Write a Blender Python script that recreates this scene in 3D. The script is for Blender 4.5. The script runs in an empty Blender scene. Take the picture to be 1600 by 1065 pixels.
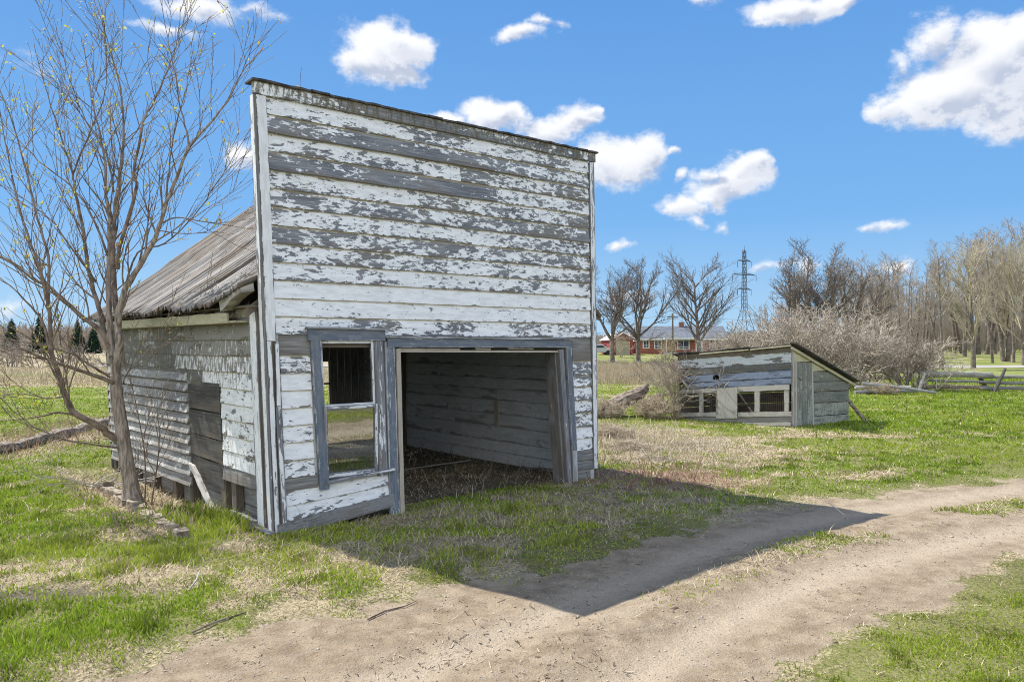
import bpy, math, random
import numpy as np
from mathutils import Vector, Matrix, noise as mnoise

random.seed(11)
R = math.radians
scene = bpy.context.scene
col = scene.collection
EXPO = 0.86
SKY = 0.12

# ------------------------------------------------------------------ helpers
def link(o, parent=None):
    col.objects.link(o)
    if parent is not None:
        o.parent = parent
    return o

def tag(o, label=None, cat=None, group=None, kind=None):
    if label: o['label'] = label
    if cat: o['category'] = cat
    if group: o['group'] = group
    if kind: o['kind'] = kind
    return o

def empty(name, loc, rz=0.0, label=None, cat=None, group=None):
    o = bpy.data.objects.new(name, None)
    o.location = loc
    o.rotation_euler = (0, 0, rz)
    o.empty_display_size = .2
    link(o)
    return tag(o, label, cat, group)

F = 1170.0
def at(x, y, Y):
    "a point at the distance Y whose direction is given in the photograph's pixels"
    return Vector(((x - 800) / F * Y, Y, 2.0 - (y - 540) / F * Y))

class MB:
    "collects boards, tubes and faces; attributes: bc = along, across, random; pp = peel, height in board, mould"
    def __init__(s, warp=None):
        s.v = []; s.f = []; s.bc = []; s.pp = []; s.warp = warp
    def add(s, vs, fs, bc, pp):
        b = len(s.v)
        s.v += [tuple(p) for p in vs]
        s.f += [tuple(b + i for i in f) for f in fs]
        s.bc += bc; s.pp += pp
    def plank(s, p0, p1, wv, tv, peel=.5, mould=0., jit=0., seg=.3, rnd=None, taper=0, ragged=0.):
        "board from p0 to p1 (corner edge), width vector wv, thickness vector tv"
        p0 = Vector(p0); p1 = Vector(p1); wv = Vector(wv); tv = Vector(tv)
        L = (p1 - p0).length
        n = max(1, int(L / seg)) if jit or ragged else max(1, int(L / 1.2))
        rnd = random.random() if rnd is None else rnd
        w = wv.length
        vs = []; bc = []; pp = []
        d = (p1 - p0).normalized()
        for i in range(n + 1):
            q = p0.lerp(p1, i / n)
            j1 = random.uniform(-jit, jit); j2 = random.uniform(-jit, jit); j3 = random.uniform(-jit, jit)
            e1 = e2 = 0
            if ragged and i in (0, n):
                e1 = random.uniform(-ragged, ragged); e2 = random.uniform(-ragged, ragged)
            tn = tv.normalized()
            wn = wv.normalized()
            a = q + wn * j1 + tn * j3 + d * e1
            c = q + wv + wn * j2 + tn * j3 + d * e2
            vs += [a, c, c + tv, a + tv]
            u = L * i / n
            bc += [(u, 0 + rnd * 31, rnd), (u, w + rnd * 31, rnd), (u, w + .02 + rnd * 31, rnd), (u, -.02 + rnd * 31, rnd)]
            pp += [(peel, 0, mould), (peel, 1, mould), (peel, 1, mould), (peel, 0, mould)]
        fs = []
        for i in range(n):
            for k in range(4):
                a = i * 4 + k; b2 = i * 4 + (k + 1) % 4
                fs.append((a, b2, b2 + 4, a + 4))
        fs.append((3, 2, 1, 0)); fs.append((n * 4, n * 4 + 1, n * 4 + 2, n * 4 + 3))
        s.add(vs, fs, bc, pp)
    def clap(s, P, a0, a1, z0, z1, peel, mould=0., lap=.018, out=.02, zf=None, jit=.0025, sag=0.):
        "one clapboard; P(a, d, z) gives the local point, d outward"
        n = max(1, int((a1 - a0) / .22)); rnd = random.random()
        vs = []; bc = []; pp = []
        ph = random.uniform(0, 6)
        for i in range(n + 1):
            a = a0 + (a1 - a0) * i / n
            dz = random.uniform(-jit, jit) + sag * math.sin(math.pi * i / n)
            do = random.uniform(-jit, jit) + .003 * math.sin(a * 2 + ph)
            zb = z0 + dz; zt = z1 + lap
            if zf: zb = zf(a, zb); zt = zf(a, zt)
            vs += [P(a, out + do, zb), P(a, .004, zt), P(a, -.002, zt), P(a, -.002 + do * .3, zb)]
            h = z1 - z0
            bc += [(a, rnd * 31, rnd), (a, h + rnd * 31, rnd), (a, h + rnd * 31, rnd), (a, rnd * 31 - .02, rnd)]
            pp += [(peel, 0, mould), (peel, 1.08, mould), (peel, 1, mould), (peel, -.1, mould)]
        fs = []
        for i in range(n):
            for k in range(4):
                a = i * 4 + k; b2 = i * 4 + (k + 1) % 4
                fs.append((a, a + 4, b2 + 4, b2))
        fs.append((0, 1, 2, 3)); fs.append((n * 4 + 3, n * 4 + 2, n * 4 + 1, n * 4))
        s.add(vs, fs, bc, pp)
    def tube(s, pts, rad, n=5, cap=True, rnd=None):
        rnd = random.random() if rnd is None else rnd
        pts = [Vector(p) for p in pts]
        m = len(pts)
        if m < 2: return
        vs = []; bc = []; pp = []
        t0 = (pts[1] - pts[0]).normalized()
        up = Vector((0, 0, 1)) if abs(t0.z) < .9 else Vector((1, 0, 0))
        x = t0.cross(up).normalized(); u = 0
        for i in range(m):
            if i == 0: t = pts[1] - pts[0]
            elif i == m - 1: t = pts[-1] - pts[-2]
            else: t = pts[i + 1] - pts[i - 1]
            if t.length < 1e-9: t = t0.copy()
            t.normalize()
            x = x - t * x.dot(t)
            if x.length < 1e-6: x = t.orthogonal()
            x.normalize(); y = t.cross(x)
            if i: u += (pts[i] - pts[i - 1]).length
            r = rad[i]
            for k in range(n):
                an = 2 * math.pi * k / n
                vs.append(pts[i] + x * (math.cos(an) * r) + y * (math.sin(an) * r))
                bc.append((u, an * r + rnd * 31, rnd)); pp.append((.5, .5, 0))
        fs = []
        for i in range(m - 1):
            for k in range(n):
                a = i * n + k; b = i * n + (k + 1) % n
                fs.append((a, b, b + n, a + n))
        if cap:
            fs.append(tuple(range(n - 1, -1, -1))); fs.append(tuple((m - 1) * n + k for k in range(n)))
        s.add(vs, fs, bc, pp)
    def build(s, name, mat, parent=None, smooth=False, bevel=0):
        vs = s.v
        if s.warp: vs = [s.warp(*p) for p in vs]
        me = bpy.data.meshes.new(name)
        me.from_pydata([tuple(p) for p in vs], [], s.f)
        at1 = me.attributes.new('bc', 'FLOAT_VECTOR', 'POINT'); at1.data.foreach_set('vector', np.array(s.bc, dtype=np.float32).ravel())
        at2 = me.attributes.new('pp', 'FLOAT_VECTOR', 'POINT'); at2.data.foreach_set('vector', np.array(s.pp, dtype=np.float32).ravel())
        me.materials.append(mat)
        if smooth: me.polygons.foreach_set('use_smooth', [True] * len(me.polygons))
        me.update()
        o = bpy.data.objects.new(name, me)
        link(o, parent)
        return o

def np_mesh(name, V, Fidx, nper, mat, attrs=None, smooth=False):
    "fast mesh from numpy: V (n,3), Fidx flat loop indices, nper verts per face (int or array)"
    me = bpy.data.meshes.new(name)
    V = np.asarray(V, dtype=np.float32); Fi = np.asarray(Fidx, dtype=np.int32).ravel()
    if np.isscalar(nper):
        nf = len(Fi) // nper; tot = np.full(nf, nper, dtype=np.int32)
    else:
        tot = np.asarray(nper, dtype=np.int32); nf = len(tot)
    st = np.concatenate([[0], np.cumsum(tot)[:-1]]).astype(np.int32)
    me.vertices.add(len(V)); me.vertices.foreach_set('co', V.ravel())
    me.loops.add(len(Fi)); me.loops.foreach_set('vertex_index', Fi)
    me.polygons.add(nf); me.polygons.foreach_set('loop_start', st); me.polygons.foreach_set('loop_total', tot)
    if smooth: me.polygons.foreach_set('use_smooth', np.ones(nf, dtype=bool))
    for k, a in (attrs or {}).items():
        a = np.asarray(a, dtype=np.float32)
        at_ = me.attributes.new(k, 'FLOAT_VECTOR', 'POINT'); at_.data.foreach_set('vector', a.ravel())
    me.materials.append(mat)
    me.update(calc_edges=True); me.validate()
    return bpy.data.objects.new(name, me)

# ------------------------------------------------------------------ numpy noise
_rng = np.random.default_rng(5)
_tab = _rng.random((256, 256))
def vnoise(x, y, seed=0):
    x = x + seed * 17.31; y = y + seed * 9.77
    xi = np.floor(x).astype(int); yi = np.floor(y).astype(int)
    fx = x - xi; fy = y - yi
    fx = fx * fx * (3 - 2 * fx); fy = fy * fy * (3 - 2 * fy)
    a = _tab[xi & 255, yi & 255]; b = _tab[(xi + 1) & 255, yi & 255]
    c = _tab[xi & 255, (yi + 1) & 255]; d = _tab[(xi + 1) & 255, (yi + 1) & 255]
    return (a * (1 - fx) + b * fx) * (1 - fy) + (c * (1 - fx) + d * fx) * fy
def fbm(x, y, sc=1., oc=4, seed=0):
    s = 0; a = .5; t = 0
    for i in range(oc):
        s = s + a * vnoise(x * sc, y * sc, seed + i * 3); t += a; a *= .5; sc *= 2.03
    return s / t
def sst(x, a, b):
    t = np.clip((x - a) / (b - a), 0, 1); return t * t * (3 - 2 * t)

# ------------------------------------------------------------------ node helpers
class NT:
    def __init__(s, tree): s.t = tree; s.n = tree.nodes; s.l = tree.links
    def node(s, kind, **kw):
        n = s.n.new(kind)
        for k, v in kw.items(): setattr(n, k, v)
        return n
    def put(s, sock, v):
        if v is None: return
        if isinstance(v, bpy.types.NodeSocket): s.l.new(v, sock)
        else:
            if sock.type == 'RGBA' and isinstance(v, tuple) and len(v) == 3: v = v + (1,)
            if sock.type == 'VECTOR' and isinstance(v, (int, float)): v = (v, v, v)
            sock.default_value = v
    def math(s, op, a, b=None, c=None, clamp=False):
        n = s.node('ShaderNodeMath', operation=op, use_clamp=clamp)
        s.put(n.inputs[0], a); s.put(n.inputs[1], b); s.put(n.inputs[2], c)
        return n.outputs[0]
    def vmath(s, op, a, b=None):
        n = s.node('ShaderNodeVectorMath', operation=op)
        s.put(n.inputs[0], a); s.put(n.inputs[1], b)
        return n.outputs['Value'] if op in ('LENGTH', 'DOT_PRODUCT') else n.outputs[0]
    def mix(s, f, a, b, blend='MIX'):
        n = s.node('ShaderNodeMix', data_type='RGBA', blend_type=blend)
        s.put(n.inputs['Factor'], f); s.put(n.inputs[6], a); s.put(n.inputs[7], b)
        return n.outputs[2]
    def noise(s, vec, scale, detail=4, rough=.5, dist=0.):
        n = s.node('ShaderNodeTexNoise')
        s.put(n.inputs['Vector'], vec)
        n.inputs['Scale'].default_value = scale; n.inputs['Detail'].default_value = detail
        n.inputs['Roughness'].default_value = rough; n.inputs['Distortion'].default_value = dist
        return n.outputs['Fac']
    def range(s, v, a, b, c=0., d=1., smooth=True):
        n = s.node('ShaderNodeMapRange', interpolation_type='SMOOTHSTEP' if smooth else 'LINEAR')
        s.put(n.inputs[0], v)
        for i, q in enumerate((a, b, c, d)): s.put(n.inputs[1 + i], q)
        return n.outputs[0]
    def scale(s, vec, xyz): return s.vmath('MULTIPLY', vec, xyz)
    def attr(s, name):
        n = s.node('ShaderNodeAttribute', attribute_name=name); return n.outputs['Vector']
    def sep(s, v):
        n = s.node('ShaderNodeSeparateXYZ'); s.put(n.inputs[0], v); return n.outputs
    def comb(s, x, y, z):
        n = s.node('ShaderNodeCombineXYZ'); s.put(n.inputs[0], x); s.put(n.inputs[1], y); s.put(n.inputs[2], z); return n.outputs[0]
    def bump(s, h, strength=.5, dist=.01, normal=None):
        n = s.node('ShaderNodeBump'); n.inputs['Strength'].default_value = strength; n.inputs['Distance'].default_value = dist
        s.put(n.inputs['Height'], h); s.put(n.inputs['Normal'], normal); return n.outputs[0]

def new_mat(name):
    m = bpy.data.materials.new(name); m.use_nodes = True
    t = NT(m.node_tree); b = m.node_tree.nodes['Principled BSDF']
    b.inputs['Specular IOR Level'].default_value = .25
    return m, t, b

def peel_mat(name, paint, wood_a, wood_b, rough=.75, stain=(.40, .35, .22), stain_amt=.8, scl=(8.5, 24.), paint_b=None, gain=.42, mouldc=(.075, .07, .05), ew=0.):
    m, t, b = new_mat(name)
    bc = t.attr('bc'); pp = t.sep(t.attr('pp'))
    xyz = t.sep(bc)
    v = t.comb(t.math('MULTIPLY', xyz[0], scl[0]), t.math('MULTIPLY', xyz[1], scl[1]), t.math('MULTIPLY', xyz[2], 40.))
    n1 = t.noise(v, 1.0, 9, .66, .35)
    v2 = t.comb(t.math('MULTIPLY', xyz[0], 14.), t.math('MULTIPLY', xyz[1], 70.), xyz[2])
    n2 = t.noise(v2, 1.0, 4, .6)
    n0 = t.noise(t.comb(t.math('MULTIPLY', xyz[0], 1.6), t.math('MULTIPLY', xyz[1], 5.), t.math('MULTIPLY', xyz[2], 19.)), 1., 2, .5)
    val = t.math('ADD', t.math('ADD', t.math('MULTIPLY', n1, .58), t.math('MULTIPLY', n2, .14)), t.math('MULTIPLY', n0, .28))
    thr = t.math('ADD', t.math('MULTIPLY', pp[0], -gain), .5 + gain / 2)
    edge = t.range(pp[1], .22, -.02, 0., .045)
    val = t.math('ADD', val, edge)
    chip = t.noise(t.comb(t.math('MULTIPLY', xyz[0], 22.), t.math('MULTIPLY', xyz[1], 46.), xyz[2]), 1., 3, .55)
    val = t.math('ADD', val, t.math('MULTIPLY', t.range(chip, .60, .72), .085))
    if ew: val = t.math('ADD', val, t.math('MULTIPLY', t.range(t.math('ABSOLUTE', t.math('SUBTRACT', pp[1], .5)), .30, .5), ew))
    mask = t.range(t.math('SUBTRACT', val, thr), -.004, .006)      # 1 = bare wood
    # wood
    g = t.comb(t.math('MULTIPLY', xyz[0], 2.2), t.math('MULTIPLY', xyz[1], 95.), t.math('MULTIPLY', xyz[2], 9.))
    grain = t.noise(g, 1.0, 5, .65, .6)
    big = t.noise(t.comb(t.math('MULTIPLY', xyz[0], 1.3), t.math('MULTIPLY', xyz[1], 5.), t.math('MULTIPLY', xyz[2], 77.)), 1., 3, .5)
    gf = t.math('ADD', t.math('MULTIPLY', grain, .75), t.math('MULTIPLY', big, .45))
    wood = t.mix(t.range(gf, .42, .8), wood_a, wood_b)
    wood = t.mix(t.math('MULTIPLY', t.range(t.math('ADD', big, t.math('MULTIPLY', t.range(pp[1], .35, .0), .14)), .54, .68), .6), wood, t.mix(grain, (.05, .042, .035), (.20, .165, .12)))
    # paint
    p2 = paint_b or tuple(c * .84 for c in paint)
    pn = t.noise(t.comb(t.math('MULTIPLY', xyz[0], 5.), t.math('MULTIPLY', xyz[1], 22.), t.math('MULTIPLY', xyz[2], 23.)), 1., 6, .6)
    pc = t.mix(t.range(pn, .38, .66), paint, p2)
    crack = t.range(t.noise(t.comb(t.math('MULTIPLY', xyz[0], 9.), t.math('MULTIPLY', xyz[1], 160.), xyz[2]), 1., 3, .6), .30, .36, 1., 0.)
    pc = t.mix(t.math('MULTIPLY', crack, .45), pc, wood_b)
    c = t.mix(mask, pc, wood)
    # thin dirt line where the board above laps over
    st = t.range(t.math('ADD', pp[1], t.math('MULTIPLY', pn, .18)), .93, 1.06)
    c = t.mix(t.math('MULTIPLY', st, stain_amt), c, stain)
    # mould: short vertical streaks
    mn = t.noise(t.comb(t.math('MULTIPLY', xyz[0], 26.), t.math('MULTIPLY', xyz[1], 7.), t.math('MULTIPLY', xyz[2], 5.)), 1., 6, .7)
    mk = t.range(t.math('ADD', mn, t.math('MULTIPLY', pp[2], .34)), .60, .66)
    mk = t.math('MULTIPLY', mk, t.range(pp[2], .02, .3))
    c = t.mix(t.math('MULTIPLY', mk, .82), c, t.mix(pn, mouldc, tuple(q * 2.1 for q in mouldc)))
    t.put(b.inputs['Base Color'], c)
    b.inputs['Roughness'].default_value = rough
    h = t.math('ADD', t.math('MULTIPLY', mask, -.6), t.math('MULTIPLY', grain, .5))
    t.put(b.inputs['Normal'], t.bump(h, .6, .004))
    return m

WA = (.105, .112, .128); WB = (.31, .318, .33)
M = {}
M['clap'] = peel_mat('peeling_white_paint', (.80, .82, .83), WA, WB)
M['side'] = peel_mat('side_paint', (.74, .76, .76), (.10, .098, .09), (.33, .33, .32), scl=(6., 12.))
M['slate'] = peel_mat('slate_trim_paint', (.115, .142, .182), (.24, .255, .27), (.62, .64, .66), stain_amt=0., scl=(6., 26.), paint_b=(.175, .195, .225), ew=.11)
M['white'] = peel_mat('white_trim_paint', (.74, .76, .77), WA, WB, stain_amt=0., scl=(3.5, 26.), ew=.13)
M['cream'] = peel_mat('bare_cream_wood', (.42, .38, .31), (.24, .21, .165), (.40, .36, .30), stain_amt=0., scl=(3., 30.))
M['fascia'] = peel_mat('fascia_cream', (.44, .42, .29), (.30, .28, .17), (.45, .43, .30), stain_amt=0., scl=(3., 12.))
M['grey'] = peel_mat('bare_grey_wood', (.25, .255, .25), (.10, .10, .098), (.30, .30, .29), stain_amt=0.)
M['brown'] = peel_mat('brown_bare_wood', (.15, .12, .088), (.07, .055, .042), (.20, .17, .135), stain_amt=0.)
M['faded'] = peel_mat('faded_siding', (.50, .50, .475), (.17, .165, .155), (.40, .395, .38), stain_amt=0., scl=(7., 9.))
M['mix'] = peel_mat('worn_side_paint', (.46, .47, .46), (.10, .10, .095), (.26, .26, .25), stain_amt=0., scl=(4., 9.))
M['darkw'] = peel_mat('dark_bare_wood', (.085, .08, .072), (.035, .033, .030), (.135, .13, .12), stain_amt=0., scl=(5., 9.))
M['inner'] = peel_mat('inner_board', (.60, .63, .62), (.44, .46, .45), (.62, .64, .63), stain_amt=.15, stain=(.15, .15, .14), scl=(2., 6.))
M['pale'] = peel_mat('pale_split_wood', (.44, .42, .385), (.24, .225, .20), (.50, .475, .44), stain_amt=0., scl=(3., 12.))
M['coopblue'] = peel_mat('coop_blue_boards', (.17, .215, .30), (.045, .050, .065), (.18, .215, .28), stain_amt=0., scl=(2., 10.))
M['coopwhite'] = peel_mat('coop_white_board', (.50, .545, .58), (.085, .08, .075), (.20, .19, .17), stain_amt=0., scl=(2., 7.))
M['coopgreen'] = peel_mat('coop_green_boards', (.31, .33, .28), (.10, .11, .10), (.26, .275, .25), stain_amt=0., scl=(2., 8.))

def simple_mat(name, c1, c2, scale=6, rough=.85, detail=5, bump=.3, bd=.01, coord='obj', lo=.35, hi=.65, squash=None):
    m, t, b = new_mat(name)
    tc = t.node('ShaderNodeTexCoord').outputs['Object']
    if squash: tc = t.scale(tc, squash)
    n = t.noise(tc, scale, detail, .6)
    t.put(b.inputs['Base Color'], t.mix(t.range(n, lo, hi), c1, c2))
    b.inputs['Roughness'].default_value = rough
    if bump: t.put(b.inputs['Normal'], t.bump(n, bump, bd))
    return m
M['bark'] = simple_mat('young_bark', (.13, .105, .085), (.40, .34, .285), 34, squash=(1, 1, .16), lo=.32, hi=.66, detail=8, bump=.9, bd=.012)
M['twig'] = simple_mat('twig_bark', (.12, .09, .07), (.27, .215, .17), 9, bump=0)
M['farbark'] = simple_mat('far_bark', (.10, .085, .07), (.20, .17, .145), 2.5, bump=0)
M['fartwig'] = simple_mat('far_twigs', (.26, .215, .18), (.38, .33, .28), .8, bump=0)
M['dktwig'] = simple_mat('dark_twigs', (.11, .092, .078), (.20, .17, .148), .8, bump=0)
M['thicket'] = simple_mat('thicket_twigs', (.22, .18, .145), (.50, .44, .37), .7, bump=0)
M['frame'] = peel_mat('weathered_frame', (.37, .36, .33), (.15, .14, .125), (.36, .34, .31), stain_amt=0., scl=(5., 14.), ew=.08)
M['heap'] = simple_mat('dead_brush', (.30, .24, .17), (.58, .50, .38), 3, bump=0)
M['budtwig'] = simple_mat('budding_twigs', (.30, .26, .18), (.42, .375, .27), .5, bump=0)
M['tar'] = simple_mat('tar_paper', (.035, .033, .035), (.10, .095, .095), 9, bump=.4)
M['stone'] = simple_mat('old_concrete', (.12, .095, .07), (.33, .285, .225), 11, bump=.6, bd=.02)
M['logw'] = simple_mat('rotten_log', (.12, .09, .065), (.32, .27, .22), 8, bump=.6, bd=.03, squash=(1, 1, 3))
M['needle'] = simple_mat('spruce_needles', (.012, .035, .020), (.035, .075, .035), 2, bump=0)
M['steel'] = simple_mat('galvanised_steel', (.06, .07, .09), (.10, .115, .14), 3, rough=.5, bump=0)
M['black'] = simple_mat('dark_rubber', (.02, .02, .02), (.03, .03, .03), 3, bump=0)
M['wire'] = simple_mat('rusty_wire', (.14, .10, .07), (.24, .20, .17), 30, rough=.6, bump=0)

def corr_mat():
    m, t, b = new_mat('corrugated_steel')
    bc = t.sep(t.attr('bc'))
    n = t.noise(t.comb(t.math('MULTIPLY', bc[0], 1.1), t.math('MULTIPLY', bc[1], 13.), 0.), 1., 7, .68)
    n2 = t.noise(t.comb(bc[0], bc[1], 3.), 1.6, 6, .6)
    n3 = t.noise(t.comb(t.math('MULTIPLY', bc[0], 5.), t.math('MULTIPLY', bc[1], 40.), 0.), 1., 5, .7)
    c = t.mix(t.range(n, .3, .7), (.10, .092, .085), (.30, .288, .27))
    valley = t.math('MULTIPLY', t.math('ADD', t.math('COSINE', t.math('MULTIPLY', t.math('SUBTRACT', bc[1], .06), 62.83)), 1.), .5)
    c = t.mix(t.math('MULTIPLY', t.range(valley, .55, .05), .75), c, (.06, .05, .042))
    c = t.mix(t.math('MULTIPLY', t.range(n2, .48, .62), .65), c, (.13, .095, .065))
    n4 = t.noise(t.comb(t.math('MULTIPLY', bc[0], 3.), t.math('MULTIPLY', bc[1], 3.), 9.), 1., 8, .72)
    c = t.mix(t.math('MULTIPLY', t.range(n4, .56, .66), .7), c, (.055, .048, .035))
    c = t.mix(t.math('MULTIPLY', t.range(n3, .55, .7), .6), c, (.42, .40, .385))
    t.put(b.inputs['Base Color'], c)
    b.inputs['Roughness'].default_value = .8; b.inputs['Metallic'].default_value = .1
    t.put(b.inputs['Normal'], t.bump(n3, .35, .006))
    return m
M['corr'] = corr_mat()

def glass_mat():
    m, t, b = new_mat('dusty_glass')
    out = m.node_tree.nodes['Material Output']
    tr = t.node('ShaderNodeBsdfTransparent'); tr.inputs[0].default_value = (.85, .88, .86, 1)
    gl = t.node('ShaderNodeBsdfGlossy'); gl.inputs['Roughness'].default_value = .015; gl.inputs[0].default_value = (.9, .92, .9, 1)
    mx = t.node('ShaderNodeMixShader'); mx.inputs[0].default_value = .34
    t.l.new(tr.outputs[0], mx.inputs[1]); t.l.new(gl.outputs[0], mx.inputs[2]); t.l.new(mx.outputs[0], out.inputs[0])
    return m
M['glass'] = glass_mat()

def vc_mat(name, trans=.35, rough=.7):
    "colour read from the blade's own attribute"
    m, t, b = new_mat(name)
    a = t.attr('colr')
    out = m.node_tree.nodes['Material Output']
    t.put(b.inputs['Base Color'], a); b.inputs['Roughness'].default_value = rough
    if trans:
        tl = t.node('ShaderNodeBsdfTranslucent'); t.l.new(a, tl.inputs[0])
        mx = t.node('ShaderNodeMixShader'); mx.inputs[0].default_value = trans
        t.l.new(b.outputs[0], mx.inputs[1]); t.l.new(tl.outputs[0], mx.inputs[2]); t.l.new(mx.outputs[0], out.inputs[0])
    return m
M['blade'] = vc_mat('grass_blades')
M['straw'] = vc_mat('straw_blades', .15)
M['leaf'] = vc_mat('young_leaves', .4)

# ------------------------------------------------------------------ terrain
UP = np.array([(-60, -48), (-14, -6), (-6, 1.2), (-3.3, 3.6), (-2.48, 4.457), (-1.8, 5.26), (-.77, 6.0), (.29, 6.69), (1.29, 7.55), (2.64, 8.83), (3.6, 9.36), (5.2, 10.17), (7.8, 11.4), (14, 14.0), (40, 22), (120, 44)], float)
LO = np.array([(-60, -56), (-14, -12), (-4, -3), (-1, .8), (.6, 3.2), (1.56, 4.457), (2.13, 4.98), (2.93, 5.7), (3.78, 6.32), (4.85, 7.09), (9, 9.2), (14, 11.2), (40, 19), (120, 41)], float)
def drive_sd(x, y):
    "positive inside the driveway, in metres"
    w = (fbm(x, y, 1.3, 3, 3) - .5) * .55 + (fbm(x, y, 4.5, 3, 8) - .5) * .5
    return np.minimum(np.interp(x, UP[:, 0], UP[:, 1]) - y, y - np.interp(x, LO[:, 0], LO[:, 1])) * .78 + w
def drive_mid(x, y):
    return np.abs(y - .5 * (np.interp(x, UP[:, 0], UP[:, 1]) + np.interp(x, LO[:, 0], LO[:, 1])) - .1)
SU = np.array((.7525, .6586)); SV = np.array((-.6586, .7525)); SL = np.array((-2.5, 7.85))
def shed_st(x, y):
    dx = x - SL[0]; dy = y - SL[1]
    return dx * SU[0] + dy * SU[1], dx * SV[0] + dy * SV[1]
def height(x, y):
    sd = drive_sd(x, y)
    h = (fbm(x, y, .9, 4, 1) - .5) * .07 * sst(-sd, -.1, .8)
    h = h + .05 * sst(-sd, -.1, .5) * sst(y, 3, 5) * sst(-x, -6, 0)
    md_ = drive_mid(x, y)
    h = h + sst(sd, 0, .4) * (.022 * (1 - sst(md_, .15, .5)) - .022 * np.exp(-((md_ - .75) / .28) ** 2) + (fbm(x, y, 3.2, 4, 71) - .5) * .022 * (1 - .6 * np.exp(-((md_ - .75) / .3) ** 2)))
    h = h + (fbm(x, y, 6., 2, 4) - .5) * .018
    far = sst(y, 72, 108) * .75
    s, t = shed_st(x, y)
    inside = sst(s, -.3, .1) * (1 - sst(s, 4.9, 5.3)) * sst(t, -.3, .1) * (1 - sst(t, 6.6, 7))
    h = h * (1 - inside * .7)
    h = h - .13 * sst(s, -1.0, -.5) * (1 - sst(s, .1, .4)) * sst(t, 1.4, 2.2) * (1 - sst(t, 6.4, 7.2))
    # lip of rough ground on the left above the track
    h = h + .07 * np.exp(-((y - (5.9 + .25 * (x + 4))) / .55) ** 2) * sst(-x, 2.4, 4.2) * (1 - sst(y, 6, 9))
    h = h + .05 * clods(x, y) * (fbm(x, y, 5., 3, 12) - .35)
    return h + far
def clods(x, y):
    a = np.exp(-((y - (5.62 + .25 * (x + 4))) / .17) ** 2) * sst(-x, 2.6, 3.4) * sst(fbm(x, y, 2.6, 2, 50), .48, .58)
    b = sst(1 - np.hypot((x - 3.1) / .75, (y - 14.2) / .32), 0, .4)
    c = sst(1 - np.hypot((x - 2.5) / .45, (y - 13.0) / .32), 0, .4)
    return np.maximum(a, np.maximum(b, c))
def dryness(x, y):
    n = fbm(x, y, .45, 4, 21); n2 = fbm(x, y, 1.6, 3, 33)
    d = sst(n * .45 + n2 * .55, .51, .66) * .70
    d = np.maximum(d, sst(1 - np.hypot((x - 3.0) / 3.6, (y - 14.6) / 3.6), 0, .55) * (.55 + .45 * (n2 > .42)))    # brush area beside the shed
    d = np.maximum(d, .9 * sst(1 - np.hypot((x - 1.9) / 1.9, (y - 10.9) / 1.2), 0, .4))
    d = np.maximum(d, .8 * sst(1 - np.hypot((x - 7.5) / 2.6, (y - 16.8) / .9), 0, .5))
    s, t = shed_st(x, y)
    yard = sst(s, -.6, .3) * (1 - sst(s, 5, 6.5)) * sst(-t, -.2, .3) * (1 - sst(-t, 2.6, 3.6))
    d = np.maximum(d, yard * (.22 + .62 * sst(n2, .44, .58)))
    d = np.maximum(d, .8 * sst(-s, -.6, .0) * (1 - sst(-s, .8, 1.3)) * sst(t, .6, 1.6) * (1 - sst(t, 6, 7)))       # litter along the wall
    sd = -drive_sd(x, y)
    d = d * (1 - .5 * sst(sd, .1, .3) * (1 - sst(sd, .5, 1.0)) * sst(x, -1, 1)); d = np.maximum(d, (1 - sst(sd, .0, .25)) * (.30 + .4 * (n2 > .5)))
    # lush parts
    lush = sst(x, 6, 10) * sst(y, 15, 19) * (1 - sst(y, 45, 60))
    d = d * (1 - .75 * lush)
    d = np.where((y > 11.5) & (x < -6) & (y < 31), d * .35, d)
    d = np.maximum(d, sst(y, 33, 37) * (1 - sst(y, 46, 50)) * (x < 0) * .85)
    d = np.maximum(d, sst(y, 50, 54) * (x < 8) * .6)
    d = np.maximum(d, sst(y, 38, 42) * (1 - sst(y, 70, 75)) * sst(x, 0, 3) * (1 - sst(x, 14, 18)) * .95)
    d = np.maximum(d, .8 * sst(1 - np.hypot((x + 9.6) / 1.6, (y - 15.0) / 3.8), 0, .4))
    d = np.maximum(d, (.25 + .45 * sst(fbm(x, y, 3.1, 3, 44), .42, .58)) * (1 - sst(np.abs(y - (6.3 + .42 * (x + 3))), .25, .8)) * sst(-x, .5, 2) * (1 - sst(-x, 5, 7)))
    return np.clip(d, 0, 1)

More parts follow.
